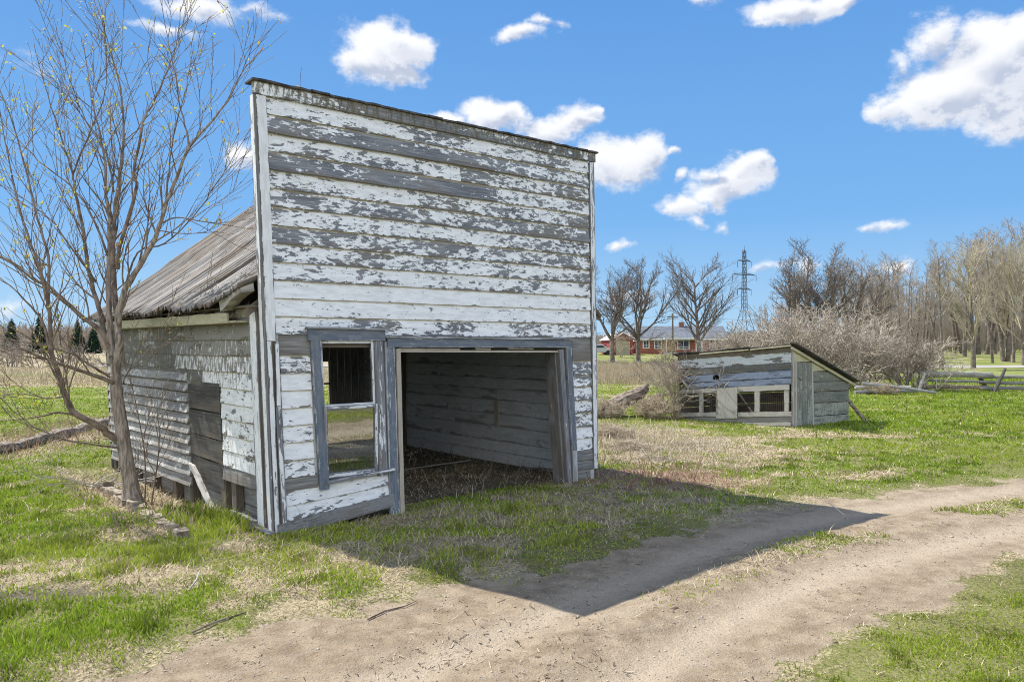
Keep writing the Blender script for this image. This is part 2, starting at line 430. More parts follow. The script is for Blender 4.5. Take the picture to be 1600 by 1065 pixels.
def ground_mat():
    m, t, b = new_mat('meadow_and_track')
    g = t.sep(t.attr('gm'))
    pos = t.node('ShaderNodeNewGeometry').outputs['Position']
    fine = t.noise(pos, 38., 5, .7)
    mid = t.noise(pos, 5., 6, .65)
    big = t.noise(pos, .5, 4, .55)
    green = t.mix(t.range(fine, .35, .65), (.115, .140, .036), (.225, .255, .075))
    py_ = t.sep(pos)[1]
    green = t.mix(t.range(py_, 30., 6.), green, t.mix(t.range(fine, .38, .62), (.085, .080, .035), (.20, .195, .075)))
    green = t.mix(t.math('MULTIPLY', t.range(big, .42, .62), .4), green, (.25, .25, .095))
    dry = t.mix(t.range(fine, .32, .66), (.20, .155, .09), (.45, .38, .245))
    dry = t.mix(t.math('MULTIPLY', t.range(mid, .48, .62), .5), dry, (.145, .125, .065))
    dirt = t.mix(t.range(mid, .32, .68), (.20, .152, .100), (.325, .260, .182))
    dirt = t.mix(t.math('MULTIPLY', t.range(fine, .52, .7), .4), dirt, (.38, .32, .255))
    dirt = t.mix(t.math('MULTIPLY', t.range(t.noise(pos, 16., 5, .7), .58, .68), .55), dirt, (.16, .12, .09))
    rot = t.node('ShaderNodeMapping'); rot.inputs['Rotation'].default_value = (0, 0, -.62); t.put(rot.inputs['Vector'], pos)
    sv = t.scale(rot.outputs[0], (.55, 3.2, 1))
    streak = t.noise(sv, 2.2, 8, .72)
    dirt = t.mix(t.math('MULTIPLY', t.range(streak, .50, .66), .60), dirt, (.20, .158, .115))
    dirt = t.mix(t.math('MULTIPLY', t.range(t.noise(sv, 1.1, 6, .6), .52, .70), .5), dirt, (.39, .325, .24))
    dirt = t.mix(t.math('MULTIPLY', g[1], .75), dirt, t.mix(t.range(fine, .35, .65), (.355, .292, .215), (.42, .352, .265)))
    speck = t.noise(pos, 75., 3, .6)
    dirt = t.mix(t.math('MULTIPLY', t.range(speck, .60, .68), .7), dirt, (.12, .09, .065))
    dirt = t.mix(t.math('MULTIPLY', t.range(speck, .34, .28), .5), dirt, (.46, .41, .34))
    dm = t.range(t.math('ADD', t.math('ADD', g[1], t.math('MULTIPLY', t.math('SUBTRACT', mid, .5), 1.0)), t.math('MULTIPLY', t.math('SUBTRACT', fine, .5), .9)), .28, .62)
    c = t.mix(dm, green, dry)
    wm = t.range(t.math('ADD', t.math('ADD', g[0], t.math('MULTIPLY', t.math('SUBTRACT', mid, .5), 1.1)), t.math('MULTIPLY', t.math('SUBTRACT', fine, .5), 1.3)), .30, .50)
    c = t.mix(wm, c, dirt)
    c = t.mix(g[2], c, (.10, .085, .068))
    t.put(b.inputs['Base Color'], c)
    b.inputs['Roughness'].default_value = .95; b.inputs['Specular IOR Level'].default_value = .1
    h = t.math('ADD', t.math('MULTIPLY', fine, .5), mid)
    t.put(b.inputs['Normal'], t.bump(t.math('ADD', h, t.math('MULTIPLY', t.noise(pos, 60., 4, .7), .35)), .9, .035))
    return m
M['ground'] = ground_mat()

def build_ground():
    ys = np.concatenate([np.linspace(-40, -4, 14), np.linspace(-3, 2.4, 22), np.geomspace(2.5, 150, 430), np.geomspace(170, 4000, 14)])
    xp = np.concatenate([np.linspace(0, 7, 130)[1:], np.geomspace(7.1, 60, 120), np.geomspace(66, 4000, 18)])
    xs = np.concatenate([-xp[::-1], [0], xp])
    X, Y = np.meshgrid(xs, ys)
    Z = height(X, Y)
    sd = drive_sd(X, Y)
    dirt = sst(sd, -.12, .2)
    # grass strips between the wheel tracks
    md = drive_mid(X, Y)
    strip = (1 - sst(md, .15, .45)) * sst(fbm(X, Y, 1.1, 3, 40), .48, .58) * sst(X, .8, 4)
    dirt = dirt * (1 - .75 * strip)
    s, t = shed_st(X, Y)
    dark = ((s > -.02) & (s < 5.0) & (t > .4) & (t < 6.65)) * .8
    dark = np.maximum(dark, .85 * sst(1 - np.hypot((X - 3.1) / .55, (Y - 14.2) / .28), 0, .4))
    dark = np.maximum(dark, .8 * sst(1 - np.hypot((X - 2.5) / .35, (Y - 13.0) / .28), 0, .4))
    dark = np.maximum(dark, .6 * np.exp(-((Y - (5.62 + .25 * (X + 4))) / .16) ** 2) * sst(-X, 2.6, 3.6) * (fbm(X, Y, 2.2, 2, 50) > .52))
    dark = np.maximum(dark, .9 * clods(X, Y))
    dry = dryness(X, Y)
    rut = np.exp(-((md - .72 - .1 * fbm(X, Y, .6, 2, 90)) / .30) ** 2) * sst(sd, .0, .3)
    dry = dry * (1 - dirt) + rut * dirt
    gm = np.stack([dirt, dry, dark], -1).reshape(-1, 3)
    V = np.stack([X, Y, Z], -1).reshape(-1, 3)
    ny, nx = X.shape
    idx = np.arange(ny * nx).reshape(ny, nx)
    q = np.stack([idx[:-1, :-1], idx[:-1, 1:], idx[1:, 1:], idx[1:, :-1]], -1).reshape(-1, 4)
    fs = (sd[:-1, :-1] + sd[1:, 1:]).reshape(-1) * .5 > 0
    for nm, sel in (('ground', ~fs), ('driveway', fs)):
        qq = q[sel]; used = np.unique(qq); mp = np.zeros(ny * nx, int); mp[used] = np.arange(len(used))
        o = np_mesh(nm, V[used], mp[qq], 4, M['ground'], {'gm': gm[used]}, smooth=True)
        link(o); tag(o, kind='structure')
    o['label'] = 'dry dirt track with faint wheel ruts'
build_ground()

def gz(x, y): return float(height(np.array([float(x)]), np.array([float(y)]))[0])

# gravel road beyond the field
mb = MB()
rd = simple_mat('road_gravel', (.26, .245, .225), (.34, .32, .30), .5, bump=0)
for i in range(24):
    x0 = -40 + i * 10; x1 = x0 + 10
    vs = [(x0, 68.5 - .02 * x0, gz(x0, 68) + .03), (x1, 68.5 - .02 * x1, gz(x1, 68) + .03), (x1, 74 - .02 * x1, gz(x1, 74) + .10), (x0, 74 - .02 * x0, gz(x0, 74) + .10)]
    mb.add(vs, [(0, 1, 2, 3)], [(0, 0, 0)] * 4, [(0, 0, 0)] * 4)
tag(mb.build('road', rd), kind='structure')

# ------------------------------------------------------------------ the false front shed
shed = empty('garage_shed', (-2.5, 7.85, 0), math.atan2(.6586, .7525),
             'tall false front wooden shed with peeling white clapboards and an open doorway', 'shed')
W0, D0 = 4.99, 6.65
def lean(s, t, z):
    return (s - z / 4.75 * (.208 - .11 * s / 4.99), t, z)
def MS(): return MB(lean)
PF = lambda a, d, z: (a, -d, z)          # front wall
PL = lambda a, d, z: (-d, a, z)          # left wall
def fz(a, z):
    return z + .12 * (a / 4.99) * max(0., (z - 2.1) / 2.6)
def fz2(a, z):
    return z + .14 * max(0, a / 1.45) * max(0., min(1., 1 - (z - .12) / .5))

# front siding
mb = MS()
peels = [.30, .34, .30, .52, .62, .60, .55, .60, .66, .64, .60, .52, .56]      # from 2.12 up
peels = [.56, .34, .30, .36, .58, .60, .58, .60, .52, .78, .60, .80, .54, .60, .62]
nrow = 13; z0 = 2.12; dz = (4.60 - z0) / nrow
pl = [.44, .28, .26, .37, .48, .50, .47, .49, .45, .50, .46, .50, .44]
for k in range(nrow):
    zb = z0 + k * dz; zt = zb + dz
    cuts = [.105, 4.895]
    if k == 9: cuts = [.105, 3.15, 4.895]
    elif k == 11: cuts = [.105, 4.05, 4.895]
    elif random.random() < .35: cuts = [.105, random.uniform(1.5, 3.8), 4.895]
    for i in range(len(cuts) - 1):
        p = pl[k] + random.uniform(-.04, .04)
        if k == 9: p = .64 if i == 0 else .42
        if k == 11: p = .58 if i == 0 else .5
        if k == 12: p = .45
        mb.clap(PF, cuts[i] + .002, cuts[i + 1] - .002, zb, zt, p, .10 if k > 9 else .02, zf=fz, out=.045 if (k in (9, 11) and i == 0) else .025, jit=.004 if k in (9, 11) else .003)
zz = 2.12
lp = [-1, .48, .28, .26, .28, .33, .31, .36, -1]
ze = [2.12, 1.90, 1.71, 1.525, 1.34, 1.155, .97, .785, .60, .46]
for k in range(9):
    if lp[k] > 0: mb.clap(PF, .145, .485, ze[k + 1], ze[k], lp[k], .02, out=.024)
for (a, b_, p) in ((.12, .29, .42), (.29, .47, .33)):
    mb.clap(PF, .135, 1.445, a, b_, p, .05, zf=fz2, out=.024)
re = [1.78, 1.57, 1.41, 1.21, 1.03, .82, .66, .48]
for k in range(7):
    mb.clap(PF, 4.515, 4.895, re[k + 1], re[k], [.5, .5, .46, .46, .42, .3, .3][k], .05, out=.030, jit=.008, sag=random.uniform(-.012, .012))
mb.build('front_siding', M['clap'], shed)
# bare grey boards in the front
for (x0, x1, za, zb_, o_, j_) in ((.145, .485, 1.90, 2.115, .014, .002), (.145, .52, .46, .60, .018, .002), (4.515, 4.895, 1.78, 2.115, .010, .001),
                                  (4.515, 5.0, .33, .48, .03, .01), (4.515, 5.0, .19, .33, .03, .01), (4.515, 4.85, .05, .19, .03, .01)):
    mb = MS(); mb.clap(PF, x0, x1, za, zb_, .9, out=o_, jit=j_); mb.build('bare_board', M['grey'], shed)
mb = MS()
mb.plank((.03, -.035, -.02), (1.45, -.03, .12), (0, 0, .15), (0, -.02, 0), jit=.004)
mb.build('skirt_board', M['grey'], shed)
# sheathing behind the boards
mb = MS()
def slab(mb, s0, s1, z0_, z1_, t0=.003, t1=.028, n=8):
    for i in range(n):
        a = s0 + (s1 - s0) * i / n; c = s0 + (s1 - s0) * (i + 1) / n
        mb.plank((a, t0, z0_), (c, t0, z0_), (0, 0, z1_ - z0_), (0, t1 - t0, 0), .6)
for i in range(14):
    zb = 2.05 + i * .182
    mb.plank((0.02, .003, zb), (4.97, .003, zb + .005), (0, 0, .176), (0, .022, 0), .6)
slab(mb, .05, .58, .08, 2.05, n=2); slab(mb, .58, 1.26, .15, .52, n=2); slab(mb, 1.28, 1.5, .1, 2.05, n=1); slab(mb, 4.34, 4.95, .0, 2.05, n=2)
mb.build('front_sheathing', M['inner'], shed)
# studs and top plate of the false front
mb = MS()
for s in (.1, .6, 1.3, 2.0, 2.7, 3.4, 4.1, 4.85):
    mb.plank((s, .028, 2.06), (s, .028, 4.68), (.05, 0, 0), (0, .09, 0), .8)
mb.plank((.0, .028, 1.98), (4.97, .028, 1.98), (0, 0, .14), (0, .09, 0), .8)
mb.build('stud', M['brown'], shed)
# top trim board and cap
mb = MS()
n = 16
for i in range(n):
    a = -.03 + 5.05 * i / n; c = -.03 + 5.05 * (i + 1) / n
    mb.plank((a, -.045, fz(a, 4.59)), (c, -.045, fz(c, 4.59)), (0, 0, .125), (0, .045, 0), [.34, .46, .5, .6, .66, .66, .7, .66, .6, .66, .6, .66, .7, .6, .62, .55][i], .34, rnd=.37 + .001 * i)
mb.build('top_board', M['clap'], shed)
mb = MS()
for i in range(24):
    a = -.05 + 5.1 * i / 24; c = -.05 + 5.1 * (i + 1) / 24
    mb.plank((a, -.075, fz(a, 4.716) + random.uniform(-.004, .004)), (c, -.075, fz(c, 4.716) + random.uniform(-.004, .004)), (0, .20, 0), (0, 0, .022), jit=.006, seg=.1)
mb.build('roof_cap', M['tar'], shed)
# corner boards
mb = MS()
mb.plank((0, -.032, 2.05), (0, -.032, 4.585), (.105, 0, 0), (0, .03, 0), .14)
mb.build('corner_board', M['white'], shed)
mb = MS()
mb.plank((.005, -.032, .0), (.0, -.032, 2.045), (.055, 0, 0), (0, .03, 0), .34)
mb.build('corner_board', M['white'], shed)
mb = MS()
mb.plank((.085, -.040, .06), (.072, -.036, 1.36), (.058, 0, 0), (0, .03, 0), .5, jit=.003)
mb.plank((.078, -.036, 1.37), (.085, -.034, 2.02), (.052, 0, 0), (0, .03, 0), .4, jit=.003)
mb.build('corner_strip', M['white'], shed)
mb = MS()
mb.plank((.055, -.006, .0), (.055, -.006, 2.1), (.06, 0, 0), (0, .1, 0), .9)
mb.plank((.06, -.02, .02), (.06, -.02, 1.2), (.028, 0, 0), (0, .02, 0), .9, jit=.004)
mb.build('corner_post', M['brown'], shed)
mb = MS()
mb.plank((4.90, -.034, .19), (4.90, -.034, 4.69), (.10, 0, 0), (0, .034, 0), .42)
mb.build('corner_board', M['white'], shed)
mb = MS()
mb.plank((-.028, -.03, .0), (-.028, -.03, 4.585), (0, .10, 0), (.026, 0, 0), .35)
mb.plank((-.030, .145, .03), (-.030, .145, 2.40), (0, .19, 0), (.026, 0, 0), .28)
mb.build('corner_board', M['white'], shed)
mb = MS()
mb.plank((-.012, .06, .0), (-.012, .06, 2.4), (0, .10, 0), (.05, 0, 0), .9)
mb.build('corner_post', M['brown'], shed)
mb = MS()
mb.plank((4.975, -.0, 0), (4.975, -.0, 4.6), (0, .09, 0), (.02, 0, 0), .9)
mb.build('corner_post', M['brown'], shed)
# closed back of false front above the roof is the sheathing; door frame
mb = MS()
mb.plank((1.405, -.045, -.02), (1.40, -.045, 2.05), (.125, 0, 0), (0, .04, 0), .38, jit=.002)
mb.build('door_post', M['slate'], shed)
mb = MS()
mb.plank((1.535, -.055, -.04), (1.548, -.055, 1.965), (.055, 0, 0), (0, .16, 0), .2)
mb.plank((1.59, -.04, 1.925), (4.2, -.04, 1.905), (0, 0, .025), (0, .12, 0), .2)
for a, c in ((1.6, 2.5), (2.75, 3.0), (3.3, 3.75)):
    mb.plank((a, -.02, 1.95), (c, -.02, 1.945), (0, 0, .022), (0, .03, 0), .4, jit=.003)
mb.build('door_jamb', M['cream'], shed)
mb = MS()
mb.plank((1.43, -.06, 1.985), (4.45, -.06, 1.975), (0, 0, .105), (0, .05, 0), .18, jit=.002)
mb.plank((1.40, -.085, 2.092), (4.47, -.085, 2.085), (0, .085, 0), (0, 0, .018), .25, jit=.002)
mb.build('door_header', M['slate'], shed)
mb = MS()
mb.plank((4.305, .0, -.1), (4.165, .0, 1.93), (.03, 0, 0), (0, .20, 0), .8)
mb.build('door_jamb', M['grey'], shed)
mb = MS()
mb.plank((4.34, -.06, -.1), (4.20, -.06, 1.95), (.085, 0, 0), (0, .055, 0), .75)
mb.build('door_casing', M['white'], shed)
mb = MS()
mb.plank((4.428, -.065, .5), (4.34, -.065, 1.975), (.10, 0, 0), (0, .06, 0), .25)
mb.plank((4.43, -.062, -.1), (4.43, -.064, .5), (.095, 0, 0), (0, .06, 0), .8)
mb.build('door_casing', M['slate'], shed)

# window
mb = MS()
mb.plank((.455, -.06, 2.06), (1.40, -.06, 2.06), (0, 0, .125), (0, .055, 0), .15)
mb.plank((.435, -.095, 2.187), (1.425, -.095, 2.18), (0, .09, 0), (0, 0, .02), .3, jit=.002)
mb.plank((.53, -.055, .43), (.485, -.055, 2.06), (.105, 0, 0), (0, .05, 0), .15)
win = mb.build('window', M['slate'], shed)
mb = MS()
mb.plank((1.265, -.045, .5), (1.262, -.045, 2.06), (.115, 0, 0), (0, .04, 0), .62, jit=.001)
mb.build('window_casing', M['white'], win)
mb = MS()
mb.plank((.60, -.075, .49), (1.46, -.085, .545), (0, 0, .032), (0, .08, 0), .5, jit=.003)
mb.build('window_sill', M['white'], win)
def sash(name, s0, s1, z0_, z1_, t0, peel, w=.04, tilt=0.):
    m_ = MB(lambda s, t, z: lean(s, t - tilt * (z - z0_), z))
    m_.plank((s0, t0, z0_), (s0, t0, z1_), (w, 0, 0), (0, .03, 0), peel)
    m_.plank((s1 - w, t0, z0_), (s1 - w, t0, z1_), (w, 0, 0), (0, .03, 0), peel)
    m_.plank((s0 + w, t0 + .001, z0_), (s1 - w, t0 + .001, z0_), (0, 0, w + .012), (0, .028, 0), peel)
    m_.plank((s0 + w, t0 + .001, z1_ - w), (s1 - w, t0 + .001, z1_ - w), (0, 0, w), (0, .028, 0), peel)
    return m_.build(name, M['white'], win)
sash('upper_sash', .592, 1.262, 1.31, 2.058, -.025, .35, .034)
sash('lower_sash', .592, 1.262, .54, 1.335, -.035, .5, .042, .05)
mb = MS()
mb.plank((.635, -.022, .585), (1.222, -.022, .585), (0, -.036, .715), (0, .004, 0))
pane = mb.build('window_pane', M['glass'], win)

# left wall
mb = MS()
nr = 11
zl = [.60 + .1835 * i for i in range(11)]
for k in range(10):
    zb, zt = zl[k], zl[k + 1]
    up = max(0, (zb - 1.5) / .9)
    if zb < 1.5:
        mb.clap(PL, .36, 1.31, zb, zt, .34, .16 if random.random() < .5 else .06)
    else:
        mb.clap(PL, .36, 2.3 + random.uniform(-.3, .9), zb, zt, .34, .22 + .62 * min(1, up * 1.5))
mb.build('left_siding', M['side'], shed)
mb = MS()
for k in range(5, 10):
    zb, zt = zl[k], zl[k + 1]
    mb.clap(PL, 1.9, 6.55, zb, zt, .62, .45, out=.016)
mb.clap(PL, .36, 1.31, .44, .60, .9, .1, jit=.004, out=.03)
mb.build('left_siding', M['mix'], shed)
mb = MS()   # faded sagging boards
nb = 11
for k in range(nb):
    zb = .13 + k * .136
    mb.clap(PL, 2.47 + random.uniform(-.015, .015), 6.5, zb + .006, zb + .122, .60, .10, lap=0., out=.040, jit=.0015, sag=random.uniform(-.003, .003), zf=lambda a, z: z - .10 * (a - 2.5) / 4 * max(0., 1 - z / 1.6) + .05)
mb.build('sagging_siding', M['faded'], shed)
mb = MS(); mb.plank((.012, 2.46, .14), (.012, 6.5, .10), (0, 0, 1.55), (.02, 0, 0), .9); mb.build('siding_gap_shade', M['brown'], shed)  # dark sheet added so the gaps stand in for shadows under the board edges
mb = MS()   # boarded side door
for k, (a, b_) in enumerate(((.30, .60), (.605, .88), (.885, 1.20), (1.205, 1.565))):
    mb.plank((-.012 - .004 * k % 3, 1.325, a), (-.012, 2.44, a + .01 * (k < 2)), (0, 0, b_ - a - .008), (.02, 0, 0), .8, .12, jit=.004)
mb.build('side_door', M['darkw'], shed)
mb = MS()   # inner boards and posts under the siding
for k, (a, b_) in enumerate(((-.1, .18), (.19, .42), (.43, .66))):
    mb.plank((.09, .1, a), (.09, 6.6, a), (0, 0, b_ - a), (.02, 0, 0), .7)
mb.plank((.12, .1, .66), (.12, 6.6, .66), (0, 0, 1.80), (.02, 0, 0), .7)
mb.build('inner_wall', M['grey'], shed)
for t_ in (.98, 1.30, 2.45, 3.15, 4.15, 5.1, 6.3):
    mb = MS()
    mb.plank((-.005, t_, -.1), (-.005, t_, 2.38 if t_ > 2 else .75), (0, .11 + .05 * random.random(), 0), (.085, 0, 0), .8)
    mb.build('wall_post', M['brown'], shed)
mb = MS()
mb.plank((-.02, .1, -.05), (-.03, 1.1, -.02), (0, 0, .12), (.10, 0, 0), .8, jit=.008)
mb.plank((-.12, -.12, -.02), (-.1, .5, -.02), (0, 0, .10), (.09, 0, 0), .8, jit=.008)
mb.build('sill_beam', M['grey'], shed)

# back wall, vertical boards with a window gap and a loft gap
def roofz(s): return 2.36 + .86 * min(s, 4.99 - s)
mb = MS()
s = 0.0
while s < 4.97:
    w = random.uniform(.15, .21); e = min(s + w, 4.98); mid = (s + e) / 2
    segs = [(-.1, roofz(mid))]
    if 3.52 < mid < 4.12: segs = [(-.1, .68), (1.67, roofz(mid))]
    elif 1.75 < mid < 2.75: segs = [(-.1, 3.2), (3.62, roofz(mid))]
    for a, b_ in segs: mb.plank((s, D0 - .02, a), (s, D0 - .02, b_), (e - s - .004, 0, 0), (0, .02, 0), .6)
    s = e
mb.build('back_wall', M['grey'], shed)
mb = MS()
mb.plank((3.5, D0 - .05, 1.2), (4.14, D0 - .05, 1.2), (0, 0, .04), (0, .03, 0), .4)
mb.plank((4.1, D0 - .05, .66), (4.1, D0 - .05, 1.69), (.05, 0, 0), (0, .03, 0), .4)
mb.plank((3.48, D0 - .05, .66), (3.48, D0 - .05, 1.69), (.05, 0, 0), (0, .03, 0), .4)
mb.build('back_window_frame', M['cream'], shed)
# right wall: wide horizontal boards seen from inside
mb = MS()
z = .02
while z < 2.35:
    h = random.uniform(.17, .25)
    cutp = random.choice([2.2, 2.9, 3.4, 4.2])
    zlow = z
    for a, c in ((.05, cutp), (cutp + .006, 6.62)):
        mb.plank((4.93 + random.uniform(-.005, .003), a, zlow), (4.93, c, zlow + random.uniform(-.004, .004)), (0, 0, h - .006), (.022, 0, 0), random.uniform(.2, .8), .1)
    z += h
mb.build('right_wall', M['inner'], shed)
mb = MS()
for k in range(12):
    mb.clap(lambda a, d, z: (4.97 + d, a, z), .1, 6.6, .1 + k * .19, .29 + k * .19, .5, .2)
mb.build('right_siding', M['side'], shed)
mb = MS()
mb.plank((4.90, 2.15, .62), (4.90, 2.15, 1.08), (0, .10, 0), (.028, 0, 0), .1)
mb.build('nailed_cleat', M['cream'], shed)
mb = MS()
mb.plank((4.90, .32, .95), (4.90, .34, 1.6), (0, .09, 0), (.03, 0, 0), .9)
mb.plank((4.88, 5.0, 0), (4.88, 5.0, 2.3), (0, .05, 0), (.05, 0, 0), .9)
for k in range(6):
    mb.plank((.12, .4 + k * 1.05, 2.34), (4.95, .4 + k * 1.05, 2.34), (0, .05, 0), (0, 0, .12), .8)
mb.build('ceiling_joist', M['brown'], shed)
mb = MS()   # hook on the right inner wall
mb.tube([(4.28, .14, 1.28), (4.24, .14, 1.30), (4.22, .14, 1.26), (4.23, .14, 1.2)], [.006] * 4, 5)
mb.tube([(4.23, .14, 1.2), (4.21, .14, 1.12), (4.24, .14, 1.05), (4.26, .14, 1.12), (4.23, .14, 1.2)], [.014] * 5, 6)
mb.build('door_latch', M['wire'], shed)

# roof: corrugated sheets with a sag
def roof_sheet(side, name):
    mb = MB()
    pitch = .10; tn = int(6.85 / pitch) * 6; sn = 16
    vs = []; bc = []
    for i in range(tn + 1):
        t = .06 + 6.85 * i / tn
        cor = .030 * math.cos(2 * math.pi * i / 6)
        for j in range(sn + 1):
            f = j / sn                                  # 0 eave, 1 ridge
            s = -.26 + (2.62 + .26) * f
            z = 2.42 + (4.62 - 2.42) * f
            z -= .10 * math.sin(math.pi * f) * (.5 + .5 * math.sin(t * .8 + .5))
            z -= .05 * math.exp(-((t - 4.4) / 1.2) ** 2) * math.sin(math.pi * f)
            z += .012 * math.sin(t * 5.1 + f * 7) + .008 * math.sin(t * 11 + f * 3)
            z += cor
            if side < 0 and t < 1.5 and f < .4: z += .20 * ((1.5 - t) / 1.5) ** 2 * ((.4 - f) / .4) ** 2
            if j == 0: s += .02 * math.sin(t * 9) + .012 * math.sin(t * 31)
            # patched sheets laid one over the other
            z += .018 * (int(t / .68) % 2) + (.035 if f > .5 + .06 * math.sin(int(t / .68) * 2.3) else 0) + (.03 if int(t / .68) in (3, 6) and f < .8 else 0)
            ss = s if side < 0 else 5.25 - (s + .26) * (5.25 - 2.62) / 2.88
            vs.append(lean(ss, t, z)); bc.append((2.9 * f, t, .5))
    fs = []
    for i in range(tn):
        for j in range(sn):
            a = i * (sn + 1) + j
            q = (a, a + sn + 1, a + sn + 2, a + 1)
            fs.append(q if side > 0 else q[::-1])
    mb.add(vs, fs, bc, [(.5, .5, 0)] * len(vs))
    o = mb.build(name, M['corr'], shed, smooth=True)
    md = o.modifiers.new('t', 'SOLIDIFY'); md.thickness = .004; md.offset = -1
    return o
roof_sheet(-1, 'roof'); roof_sheet(1, 'roof')
mb = MS()
for t_ in np.arange(.12, 6.7, .62):
    for sd_ in (0, 1):
        a = (-.14, float(t_), 2.38); b_ = (2.62, float(t_), 4.50)
        if sd_: a = (4.99 + .14, a[1], a[2]); b_ = (2.65, b_[1], b_[2])
        mb.plank(a, b_, (0, .045, 0), (0, 0, -.09), .8)
for f in (.03, .2, .36, .52, .68, .84, .97):
    for sd_ in (0, 1):
        s_ = -.2 + 2.8 * f; z_ = 2.375 + 2.15 * f - .07 * math.sin(math.pi * f) - .03
        if sd_: s_ = 5.19 - (s_ + .2) * .9
        mb.plank((s_, .1, z_), (s_, 6.75, z_), (.1, 0, 0), (0, 0, .02), .8)
mb.build('rafter', M['brown'], shed)
mb = MS()
mb.plank((-.16, .60, 2.245), (-.16, 6.7, 2.27), (0, 0, .115), (.02, 0, 0), .3, jit=.005)
mb.plank((-.15, .36, 2.25), (-.15, 6.7, 2.265), (.14, 0, 0), (0, 0, .018), .3)
mb.plank((-.02, .36, 2.30), (-.02, 6.6, 2.32), (0, 0, .10), (.02, 0, 0), .6)
mb.build('fascia', M['fascia'], shed)
mb = MS()
mb.plank((-.20, .10, 2.56), (-.23, .62, 2.36), (0, .03, .13), (.14, 0, .02), .5, jit=.012, seg=.12)
mb.build('broken_rafter_end', M['pale'], shed)

# ------------------------------------------------------------------ loose things near the shed
def single(name, mb, mat, label, cat, group=None, loc=None, smooth=False, kind=None):
    o = mb.build(name, mat, None, smooth)
    if loc is not None: pass
    return tag(o, label, cat, group, kind)

mb = MB()
mb.plank((-3.47, 8.80, -.02), (-3.98, 9.35, .50), (-.09, .06, .02), (.02, .02, .01), .4, jit=.008, seg=.1, ragged=.03)
single('leaning_plank', mb, M['pale'], 'short split grey plank leaning against the bottom of the left wall', 'plank')
mb = MB()
mb.tube([(-3.34, 8.85, -.02), (-3.33, 8.88, .2), (-3.36, 9.02, .42)], [.012, .010, .007], 5)
single('thin_stick', mb, M['pale'], 'thin pale stick standing upright in the grass by the shed corner', 'stick')
mb = MB()
mb.plank((.95, 13.6, .06), (1.08, 13.5, .06), (.03, .08, 0), (0, 0, .14), .1)
single('wooden_block', mb, M['cream'], 'small pale wooden block lying on the floor inside the shed', 'block')
mb = MB()
for (p, q) in (((.2, 11.9, .05), (1.0, 11.6, .06)), ((-1.7, 11.8, .04), (-.7, 12.5, .08))):
    mb.plank(p, q, (.03, .06, 0), (0, 0, .02), .6, jit=.006)
    single('loose_board', mb, M['grey'], ['grey board lying on the dark floor nearest the shed doorway', 'grey board lying inside the shed beside the right wall', 'grey board lying deepest on the dark floor of the shed'][1 if p[0] == .2 else 2], 'board')
    mb = MB()
# stone edging
root = empty('stone_edging', (-4.6, 9.0, 0), 0, 'low crumbling concrete edging running through the grass past the tree foot', 'edging')
A = Vector((-5.85, 10.55)); B = Vector((-3.42, 7.62)); nseg = 14
for i in range(nseg):
    a = A.lerp(B, i / nseg) - Vector((-4.6, 9.0)); b_ = A.lerp(B, (i + random.uniform(.93, 1.0)) / nseg) - Vector((-4.6, 9.0))
    mb = MB()
    off = random.uniform(-.03, .03); h = random.uniform(.04, .10)
    z_ = -.04
    mb.plank((a.x + off, a.y, z_), (b_.x + off, b_.y, z_ + random.uniform(-.02, .02)), (.10, .085, 0), (0, 0, h + .05), jit=.016, seg=.07)
    mb.build('edging_block', M['stone'], root)
# long beam on the left
mb = MB()
pts = [(-9.7, 10.6, .10), (-9.35, 12.4, .12), (-9.2, 13.6, .12), (-9.5, 15.4, .13), (-9.75, 17.0, .13), (-9.98, 18.8, .12), (-10.1, 19.6, .10)]
pp_ = []; rr_ = []
for i in range(len(pts) - 1):
    for k in range(5):
        q_ = Vector(pts[i]).lerp(Vector(pts[i + 1]), k / 5); pp_.append(q_ + Vector((random.gauss(0, .02), 0, random.gauss(0, .012)))); rr_.append(random.uniform(.10, .155))
mb.tube(pp_, rr_, 8)
single('fallen_log', mb, M['logw'], 'long weathered log lying at the edge of the field left of the shed', 'log')

# ------------------------------------------------------------------ trees
def rand_dir(d, ang, rng):
    "direction at the angle ang from d"
    o = d.orthogonal().normalized()
    q = Matrix.Rotation(rng.uniform(0, 2 * math.pi), 3, d) @ o
    return (d * math.cos(ang) + q * math.sin(ang)).normalized()

